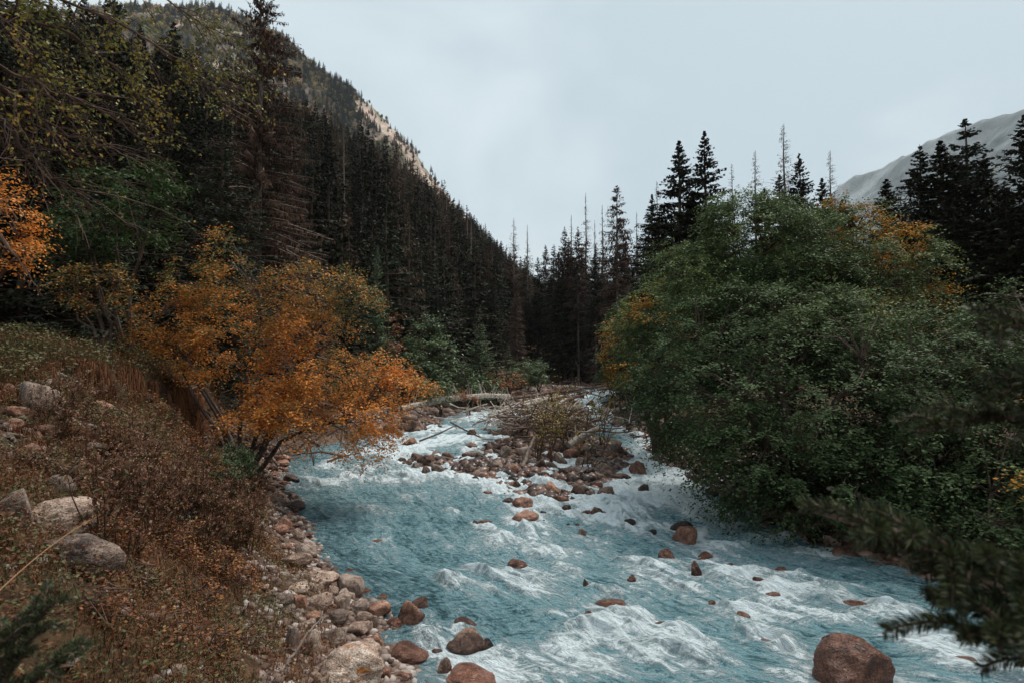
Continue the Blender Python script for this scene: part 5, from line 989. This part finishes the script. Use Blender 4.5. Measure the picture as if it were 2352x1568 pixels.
# ---------------------------------------------------------------- ground cover of the left bank
M_dry = leaf_mat('dry_grass', [(0, (.055, .019, .008)), (.5, (.18, .068, .026)), (.85, (.32, .145, .06)), (1, (.42, .28, .16))], .15, .6, 0)
M_grass = leaf_mat('green_grass', [(0, (.03, .03, .012)), (.5, (.07, .075, .028)), (1, (.15, .14, .07))], .2, .5, 0)
M_herb = leaf_mat('herb_leaves', [(0, (.06, .022, .01)), (.3, (.18, .066, .025)), (.48, (.1, .075, .028)), (.75, (.12, .13, .05)), (.9, (.22, .21, .09)), (1, (.55, .19, .04))], .2, .5, 0)
M_stalk = leaf_mat('dried_stalks', [(0, (.028, .012, .008)), (1, (.12, .06, .035))], 0, .8, 0)
M_seed = leaf_mat('seed_heads', [(0, (.12, .05, .028)), (.6, (.28, .14, .085)), (1, (.46, .29, .2))], .2, .8, 0)
gc = np.random.default_rng(21)
def lbank(n, y0, y1, d0, d1, pw=1.):
    y = y0*(y1/y0)**gc.uniform(0, 1, n); d = d0+(d1-d0)*gc.uniform(0, 1, n)**pw; x = Ledge(y)-d
    k = np.abs(x) < y*1.05+1.2; return x[k], y[k], d[k]
def blades(name, label, x, y, hgt, wid, m, lean, tint, seed, droop=0.):
    q = np.random.default_rng(seed); n = len(x); z = H(x, y)-.01; b = np.stack([x, y, z], 1); a = q.uniform(0, 6.28, n); hd = np.stack([np.cos(a), np.sin(a), 0*a], 1)
    h = hgt*q.uniform(.4, 1.3, n); l = lean*q.uniform(.2, 1.2, n)
    mdl = b + hd*(h*l*.35)[:, None] + np.array([0, 0, 1.])*(h*.62)[:, None]; tip = b + hd*(h*l)[:, None] + np.array([0, 0, 1.])*(h*(1-.35*l-droop))[:, None]
    s = np.stack([-hd[:, 1], hd[:, 0], 0*a], 1)*(wid*q.uniform(.6, 1.3, n))[:, None]
    Q1 = np.stack([b-s, b+s, mdl+s*.7, mdl-s*.7], 1); Q2 = np.stack([mdl-s*.7, mdl+s*.7, tip+s*.08, tip-s*.08], 1)
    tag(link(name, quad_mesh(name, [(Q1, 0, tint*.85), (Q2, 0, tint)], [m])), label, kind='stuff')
def knoll(x, y):                                        # how grassy-green: the top of the terrace
    z = H(x, y)-WS*y; return smooth(z, 3.4, 4.4)*smooth(y, 8.5, 11)
# dry grass all over the slope in tussocks
x, y, d = lbank(120000, 2.6, 26, .9, 13, .8); t = fbm(x*1.4, y*1.4, .5, 3); k = (t > -.12) & (gc.uniform(0, 1, len(x)) > knoll(x, y)*.6); x, y, t = x[k], y[k], t[k]
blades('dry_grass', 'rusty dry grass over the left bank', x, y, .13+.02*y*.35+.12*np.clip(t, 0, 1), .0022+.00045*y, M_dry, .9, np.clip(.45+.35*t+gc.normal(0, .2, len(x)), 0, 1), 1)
x, y, d = lbank(30000, 2.6, 14, 1.3, 11, .9); t = fbm(x*1.1+7, y*1.1, 2.5, 3); k = t > .06; x, y, t = x[k], y[k], t[k]
blades('long_grass', 'long green and straw grass in the near herbs', x, y, .2+.2*t, .0025+.0003*y, M_grass, 1.2, np.clip(gc.uniform(0, 1, len(x)), 0, 1), 2)
x, y, d = lbank(120000, 9, 26, 2.6, 18, .9); kn = knoll(x, y); k = gc.uniform(0, 1, len(x)) < kn*1.2; x, y = x[k], y[k]; t = fbm(x*.8, y*.8, 4.5, 3)
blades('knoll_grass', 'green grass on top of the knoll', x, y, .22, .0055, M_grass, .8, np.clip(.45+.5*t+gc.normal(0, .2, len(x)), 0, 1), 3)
k = gc.uniform(0, 1, len(x)) < .22; blades('knoll_dry_grass', 'brown grass mixed into the green knoll', x[k], y[k], .27, .005, M_dry, .9, gc.uniform(.1, .9, k.sum()), 4)
# hanging grass on the cut face
yy = gc.uniform(9.5, 21, 30000); dd = np.interp(yy, [9, 12, 16, 19, 24], [6.6, 5.8, 4.3, 3.2, 2.6]) + gc.normal(.12, .22, 30000); kp = fbm(yy*1.6, dd*2, 3.1, 3) > -.08; yy, dd = yy[kp], dd[kp]; xx = Ledge(yy)-dd; zz = H(xx, yy); b = np.stack([xx, yy, zz+.05], 1)
dh = np.stack([np.ones(len(xx))*gc.uniform(.2, .9, len(xx)), -gc.uniform(.1, .7, len(xx)), np.zeros(len(xx))], 1)
hang = (gc.uniform(.15, .6, len(xx))*(1+.8*fbm(yy*2.2, 0, 0, 2)))[:, None]; m1 = b+dh*hang*.35+[0, 0, .02]; tp = b+dh*hang*.5-[0, 0, 1.]*hang; s = np.array([.5, .85, 0])*.007
Qh = np.concatenate([np.stack([b-s, b+s, m1+s, m1-s], 1), np.stack([m1-s, m1+s, tp+s*.2, tp-s*.2], 1)]); th = gc.uniform(0, .8, len(xx))
tag(link('hanging_grass', quad_mesh('hanging_grass', [(Qh, 0, np.concatenate([th, th]))], [M_dry])), 'brown grass hanging over the cut edge of the knoll', kind='stuff')
# low herbs: rosettes of leaves
def herbs(name, label, n, y0, y1, d0, d1, size, hgt, lo, hi, thr, seed, fscale=1.2, m=None):
    q = np.random.default_rng(seed); x, y, d = lbank(n, y0, y1, d0, d1); t = fbm(x*fscale+seed, y*fscale, 1.5, 3); k = t > thr; x, y, t = x[k], y[k], t[k]
    c = 6; xi, yi, ti = np.repeat(x, c), np.repeat(y, c), np.repeat(t, c); m_ = len(xi); sz = (size*(1+.05*yi))*q.uniform(.5, 1.3, m_); up = q.uniform(0, 1, m_)*hgt*(1+.03*yi)
    p = np.stack([xi+q.normal(0, .05, m_)*(1+.1*yi), yi+q.normal(0, .05, m_)*(1+.1*yi), H(xi, yi)+up], 1); dr = q.normal(0, 1, (m_, 3))*[1, 1, .45]+[0, 0, .15]
    Q = diamonds(p, dr, q.normal(0, .5, (m_, 3))+[0, 0, 1], sz, sz*.6, .5, .08)
    plant = np.repeat(q.uniform(0, 1, len(x)), c); ti2 = lo+(hi-lo)*np.clip(.7*plant+.3*q.uniform(0, 1, m_), 0, 1)
    tag(link(name, quad_mesh(name, [(Q, 0, ti2)], [m or M_herb])), label, kind='stuff')
herbs('low_herbs', 'low green herbs on the near slope', 7500, 2.4, 15, 1.2, 11, .034, .14, .45, .93, .0, 5)
herbs('withered_herbs', 'withered brown herbs on the left slope', 15000, 2.4, 22, 1.0, 12, .03, .26, .0, .5, -.08, 6)
herbs('fallen_leaves', 'fallen orange and brown leaves on the ground', 3000, 2.4, 18, .6, 11, .035, .02, .2, 1., -.3, 7)
herbs('leafy_undergrowth', 'leafy undergrowth on the knoll', 6000, 10, 24, 3.5, 16, .05, .35, .3, .9, -.1, 8)
# forest edge undergrowth and right bank plants
q = np.random.default_rng(60); n = 26000; yq = q.uniform(8, 30, n); xq = Redge(yq)+q.uniform(.2, 7, n); zq = H(xq, yq)
p = np.stack([xq, yq, zq+q.uniform(0, .9, n)**1.5], 1); Q = diamonds(p, q.normal(0, 1, p.shape), q.normal(0, .5, p.shape)+[0, 0, 1], .11, .07)
tag(link('bank_undergrowth', quad_mesh('bank_undergrowth', [(Q, 0, q.uniform(0, .5, n))], [M_alder])), 'dark undergrowth beneath the alders', kind='stuff')
n = 16000; yq = q.uniform(40, 84, n); xq = Ledge(yq)-5.-q.uniform(0, 1, n)**1.3*22; t = fbm(xq*.3, yq*.3, 0, 3); p = np.stack([xq, yq, H(xq, yq)+q.uniform(0, 1, n)**1.5*(.5+.9*np.clip(t+.2, 0, 1))], 1)
Q = diamonds(p, q.normal(0, 1, p.shape)+[0, 0, .4], q.normal(0, 1, p.shape), .3, .14); tag(link('far_undergrowth', quad_mesh('far_undergrowth', [(Q, 0, np.clip(.45+.5*t+q.normal(0, .15, n), 0, 1))], [M_herb])), 'green and rusty undergrowth on the far bank', kind='stuff')
n = 9000; yq = q.uniform(22, 40, n); xq = Ledge(yq)-q.uniform(1, 12, n); p = np.stack([xq, yq, H(xq, yq)+q.uniform(0, 1, n)**2*.7], 1)
Q = diamonds(p, q.normal(0, 1, p.shape)+[0, 0, .4], q.normal(0, 1, p.shape), .18, .09); tag(link('shady_undergrowth', quad_mesh('shady_undergrowth', [(Q, 0, q.uniform(0, .7, n))], [M_herb])), 'shady undergrowth behind the birch', kind='stuff')
# dried weeds: individuals
def weed_mesh(seed, h=1.):
    q = np.random.default_rng(seed); W, Hd, Lf = [], [], []
    for s in range(7):
        e = np.array([q.normal(.12, .22), q.normal(0, .16), h*q.uniform(.6, 1.05)]); pts = curve_pts([q.normal(0, .05), q.normal(0, .05), -.03], e, .0, 6, .018, q); W.append(polytube(pts, np.linspace(.009, .0035, 6), 4))
        for b in range(7):
            a = pts[q.integers(2, 6)]; e2 = a+np.array([q.normal(0, .1), q.normal(0, .1), q.uniform(.05, .2)]); W.append(tubes([a], [e2], .0035, .0018, 3)); Hd.append(e2); Lf.append(a)
    Hd = np.repeat(np.array(Hd), 7, 0)+q.normal(0, .018, (len(Hd)*7, 3)); Lf = np.repeat(np.array(Lf), 3, 0)
    return quad_mesh('stem', [(np.concatenate(W), 0, q.uniform(0, 1))], [M_stalk]), quad_mesh('seed_head', [(diamonds(Hd, q.normal(0, 1, Hd.shape)+[0, 0, .6], q.normal(0, 1, Hd.shape), .03, .02), 0, q.uniform(0, 1, len(Hd)))], [M_seed]), quad_mesh('leaves', [(diamonds(Lf, q.normal(0, 1, Lf.shape)+[0, 0, -.3], q.normal(0, 1, Lf.shape), .09, .028), 0, q.uniform(0, .7, len(Lf)))], [M_herb])
WM = [weed_mesh(900+i) for i in range(6)]
q = np.random.default_rng(31)
for i in range(70):
    px, py = q.uniform(210, 600), q.uniform(1060, 1290)
    if i > 48: px, py = q.uniform(60, 560), q.uniform(930, 1080)
    b = hit(px, py); o = empty('dried_weed', b, q.uniform(-.5, .5)); s = q.uniform(.5, 1.05)*(1.1 if i < 49 else .9); o.scale = (s, s, s); tag(o, 'dried brown weed with pale fluffy seed heads on the left slope', 'weed', 'dried weeds on the left slope')
    for me, nm in zip(WM[i % 6], ('stem', 'seed_head', 'leaves')): tag(link(nm, me, o), kind='stuff' if nm != 'stem' else None)
# low rusty shrubs over the slope
M_rust = leaf_mat('rusty_leaves', [(0, (.05, .022, .01)), (.45, (.2, .075, .025)), (.75, (.38, .14, .04)), (1, (.3, .26, .1))], .2, .6, 0)
for i, (px, py, rx, ry) in enumerate([(120, 1075, 60, 34), (250, 1010, 60, 36), (330, 1080, 70, 40), (175, 1120, 45, 26), (430, 1130, 60, 40), (270, 1230, 60, 36), (390, 1240, 60, 38), (480, 1290, 60, 34), (300, 1330, 60, 28), (430, 1370, 70, 34), (545, 1330, 50, 32), (590, 1250, 36, 22), (560, 1470, 60, 36), (470, 1480, 60, 34), (200, 1400, 60, 26), (350, 1450, 60, 26), (60, 1060, 40, 20), (150, 990, 30, 20), (400, 1010, 46, 34), (455, 1060, 46, 34), (250, 900, 40, 24), (330, 930, 46, 30)]):
    b = hit(px, py+ry*.5); lob = lambda a, c, d, e: (lambda s: (np.array([b[0]+(a-px)*s, b[1]+.1, b[2]+(py+ry*.4-c)*s]), (d*s, d*s, e*s)))(b[1]/FPX/SX)
    leafy_tree('rusty_shrub', 'low rusty brown shrub growing on the left slope', 'shrub', 700+i, [lob(px, py, rx*.8, ry), lob(px+rx*.5, py+ry*.2, rx*.5, ry*.7)], b, M_rust if i % 4 else M_herb, M_darkwood, .16+.008*b[1], .03+.0015*b[1], 36, nl=5, r0=.008, group='rusty shrubs on the left slope', twig=.14, holes=.25, tintf=lambda p, t, g: .1+.8*t)
# two darker bushes by the water
for px, py, rx, ry, lab, mm in [(505, 1085, 70, 60, 'rounded olive green bush above the left water edge', M_green), (560, 1180, 40, 26, 'low pale green plant clump among the broken shore stones', M_herb)]:
    b = hit(px, py+ry*.6); leafy_tree('low_bush', lab, 'bush', int(px), [lobe(px, py, rx, ry, b[1]+.2), lobe(px+rx*.4, py-ry*.4, rx*.6, ry*.6, b[1]+.3)], b, mm, M_darkwood, .2, .055, 42, nl=6, r0=.012, twig=.16, tintf=lambda p, t, g: .25+.45*t)
# the lone bright grass stalk
A, B = P(-10, 1362, 2.6), P(222, 1185, 3.4); pts = curve_pts([0, 0, 0], B-A, .03, 12, 0, q); o = empty('grass_stalk', A); tag(o, 'single long straw stalk slanting across the lower dark boulder', 'grass stalk')
link('stem', quad_mesh('stem', [(polytube(pts, np.linspace(.0035, .0015, 12), 4), 0, .9)], [M_dry]), o)
hp = np.repeat(pts[8:], 10, 0)+q.normal(0, .006, (40, 3)); link('seed_head', quad_mesh('seed_head', [(diamonds(hp, np.tile(norm((B-A)[None]), (40, 1))+q.normal(0, .3, (40, 3)), q.normal(0, 1, (40, 3)), .03, .006), 0, q.uniform(.6, 1, 40))], [M_dry]), o)

# ---------------------------------------------------------------- branches close to the camera
M_fir = leaf_mat('fir_needles', [(0, (.014, .02, .01)), (.5, (.04, .056, .024)), (.85, (.09, .11, .045)), (1, (.2, .19, .09))], .1, .5, 0)
def fir_branch(o, A, B, seed, ntw=14, tl=.3, nlen=.024, nper=260, droop=.06, tl_end=.45):
    q = np.random.default_rng(seed); A, B = np.array(A), np.array(B); L0 = np.linalg.norm(B-A); main = curve_pts(A, B, droop, 10, .004, q); W = [polytube(main, np.linspace(.011, .004, 10), 6)]; axes = [main]
    side = norm(np.cross(B-A, [0, 0, 1.])[None])[0]
    for k in range(ntw):
        t = .12+.86*k/ntw; i = int(t*9); a = main[i]+(main[i+1]-main[i])*(t*9-i); sg = 1 if k % 2 else -1; l = tl*(1-(1-tl_end)*t)*q.uniform(.75, 1.2)
        e = a+norm(((B-A)/L0*.9+side*sg*.75+np.array([0, 0, q.normal(-.12, .22)]))[None])[0]*l; pts = curve_pts(a, e, .02, 6, .002, q); W.append(polytube(pts, np.linspace(.005, .0025, 6), 5)); axes.append(pts)
    P_, D_ = [], []
    for ax in axes:
        l = np.linalg.norm(ax[-1]-ax[0]); m = int(nper*l/.3*2.7); t = q.uniform(.02, 1, m)*(len(ax)-1); i = np.minimum(t.astype(int), len(ax)-2); p = ax[i]+(ax[i+1]-ax[i])*(t-i)[:, None]; a = norm(ax[i+1]-ax[i])
        r = norm(np.cross(a, q.normal(0, 1, a.shape))); r[:, 2] = r[:, 2]*.8+.12; P_.append(p); D_.append(norm(r+a*.55))
    p, d = np.concatenate(P_), np.concatenate(D_); Q = diamonds(p, d, q.normal(0, 1, p.shape), nlen*q.uniform(.8, 1.2, len(p)), .0026, .5)
    b = link('branch', quad_mesh('branch', [(np.concatenate(W), 0, .5)], [M_darkwood]), o); link('needles', quad_mesh('needles', [(Q, 0, q.uniform(0, 1, len(p)))], [M_fir]), b)
def rel(o, *a): return np.array(P(*a)) - np.array(o.location)
tr = empty('fir_tree', (2.6, 1.5, float(H(2.6, 1.5)))); tag(tr, 'fir tree whose dark blurred branches reach in at the right edge, close to the lens', 'fir')
link('trunk', quad_mesh('trunk', [(polytube(np.array([[0, 0, -.3], [.02, 0, 2], [0, .03, 4.6], [0, 0, 7.5]]), np.array([.13, .11, .07, .02]), 10), 0, .5)], [M_bark]), tr)
fir_branch(tr, rel(tr, 2680, 1560, 1.3), rel(tr, 1975, 1232, 1.15), 1, 17, .30, .027, 420)
fir_branch(tr, rel(tr, 2700, 1640, 1.15), rel(tr, 2215, 1462, 1.05), 2, 14, .26, .026, 420)
fir_branch(tr, rel(tr, 2620, 1420, 1.25), rel(tr, 2160, 1330, 1.2), 5, 12, .2, .026, 400)
fir_branch(tr, rel(tr, 2560, 1040, 1.4), rel(tr, 2105, 990, 1.35), 3, 10, .17, .026, 380)
fir_branch(tr, rel(tr, 2620, 860, 1.4), rel(tr, 2262, 765, 1.35), 4, 9, .17, .026, 380)
fir_branch(tr, rel(tr, 2560, 950, 1.35), rel(tr, 2300, 905, 1.3), 6, 8, .13, .026, 380)
sp_ = empty('fir_seedling', (*[float(v) for v in P(-60, 1700, 1.6)[:2]], float(P(-60, 1700, 1.6)[2]))); tag(sp_, 'dark fir seedling out of focus in the bottom left corner', 'fir')
fir_branch(sp_, rel(sp_, -60, 1700, 1.6), rel(sp_, 120, 1375, 1.75), 7, 11, .18, .022, 300, .02); fir_branch(sp_, rel(sp_, -40, 1660, 1.6), rel(sp_, 190, 1490, 1.7), 8, 8, .14, .022, 300, .02); fir_branch(sp_, rel(sp_, -60, 1600, 1.6), rel(sp_, 30, 1440, 1.7), 9, 6, .13, .022, 300, .02)
# overhanging birch at the top left
ov = empty('overhanging_birch', (-5.6, 3.2, float(H(-5.6, 3.2)))); tag(ov, 'leaning birch reaching in from the top left with yellow leaves and bare drooping twigs', 'birch')
link('trunk', quad_mesh('trunk', [(polytube(np.array([[0, 0, -.3], [.1, .2, 2], [.3, .5, 4.5], [.5, .9, 7.5]]), np.array([.17, .14, .1, .05]), 9), 0, .5)], [M_birchbark]), ov)
def twiggy(o, pts_px, Y0, Y1, seed, nsub, sub, leaves, leafs=.04, r0=.022, bare=0.):
    q = np.random.default_rng(seed); n = len(pts_px); base = np.stack([rel(o, a, b, Y0+(Y1-Y0)*i/(n-1)) for i, (a, b) in enumerate(pts_px)]); t = np.linspace(0, n-1, 14); i = np.minimum(t.astype(int), n-2); main = base[i]+(base[i+1]-base[i])*(t-i)[:, None]; main[1:-1] += q.normal(0, .015, (12, 3))
    W = [polytube(main, np.linspace(r0, .006, 14), 5)]; tips = []
    for k in range(nsub):
        j = q.integers(2, 14); a = main[j]; dr = norm((main[min(j, 12)+1]-main[min(j, 12)])[None])[0]; l = sub*q.uniform(.4, 1.2); e = a+norm((dr*.9+q.normal(0, .55, 3)+[0, 0, -.25])[None])[0]*l; p2 = curve_pts(a, e, .05*l, 7, .02*l, q); W.append(polytube(p2, np.linspace(.007, .0025, 7), 4)); 
        for h in range(5):
            a2 = p2[q.integers(2, 7)]; e2 = a2+norm((norm((e-a)[None])[0]+q.normal(0, .7, 3)+[0, 0, -.2])[None])[0]*l*.4; p3 = curve_pts(a2, e2, .02, 4, .01, q); W.append(polytube(p3, np.linspace(.0032, .0015, 4), 3)); tips.append(p3)
    link('branch', quad_mesh('branch', [(np.concatenate(W), 0, .5)], [M_darkwood]), o)
    if leaves:
        tp = np.concatenate(tips); c = q.integers(0, len(tp), leaves); dens = fbm(tp[:, 0]*2, tp[:, 1]*2, tp[:, 2]*2, 3); c = c[dens[c] > bare-.3]; p = tp[c]+q.normal(0, .03, (len(c), 3)); Q = diamonds(p, q.normal(0, 1, p.shape)+[0, 0, -.5], q.normal(0, .8, p.shape)+[0, 0, .7], leafs*q.uniform(.6, 1.2, len(p)), leafs*.62)
        nn = fbm(p[:, 0]*1.5, p[:, 1]*1.5, p[:, 2]*1.5, 3); link('leaves', quad_mesh('leaves', [(Q, 0, np.clip(.4+.45*nn+.5*(q.uniform(0, 1, len(p))-.5), 0, 1))], [M_yellow]), o)
twiggy(ov, [(-200, 40), (60, -30), (260, 40), (430, 150)], 4.6, 5.6, 11, 26, .75, 1300)
twiggy(ov, [(-220, 120), (0, 40), (160, 70), (320, 200)], 4.6, 5.4, 12, 26, .7, 1200)
twiggy(ov, [(-200, -60), (120, -80), (320, -40), (470, 60)], 4.8, 5.8, 13, 22, .7, 900)
twiggy(ov, [(-200, -20), (-20, 20), (60, 120), (120, 230)], 4.4, 5., 14, 20, .6, 900)
twiggy(ov, [(-200, 60), (0, 200), (120, 290), (250, 340)], 4.4, 5., 15, 24, .75, 160)
twiggy(ov, [(-200, 120), (-10, 260), (90, 380), (190, 450)], 4.4, 4.9, 16, 22, .7, 60)
twiggy(ov, [(-200, 30), (10, 160), (110, 200), (190, 240)], 4.4, 4.9, 17, 18, .6, 500)
twiggy(ov, [(-120, 400), (-20, 520), (30, 580), (62, 625)], 6.5, 6.6, 18, 4, .4, 0, r0=.035)
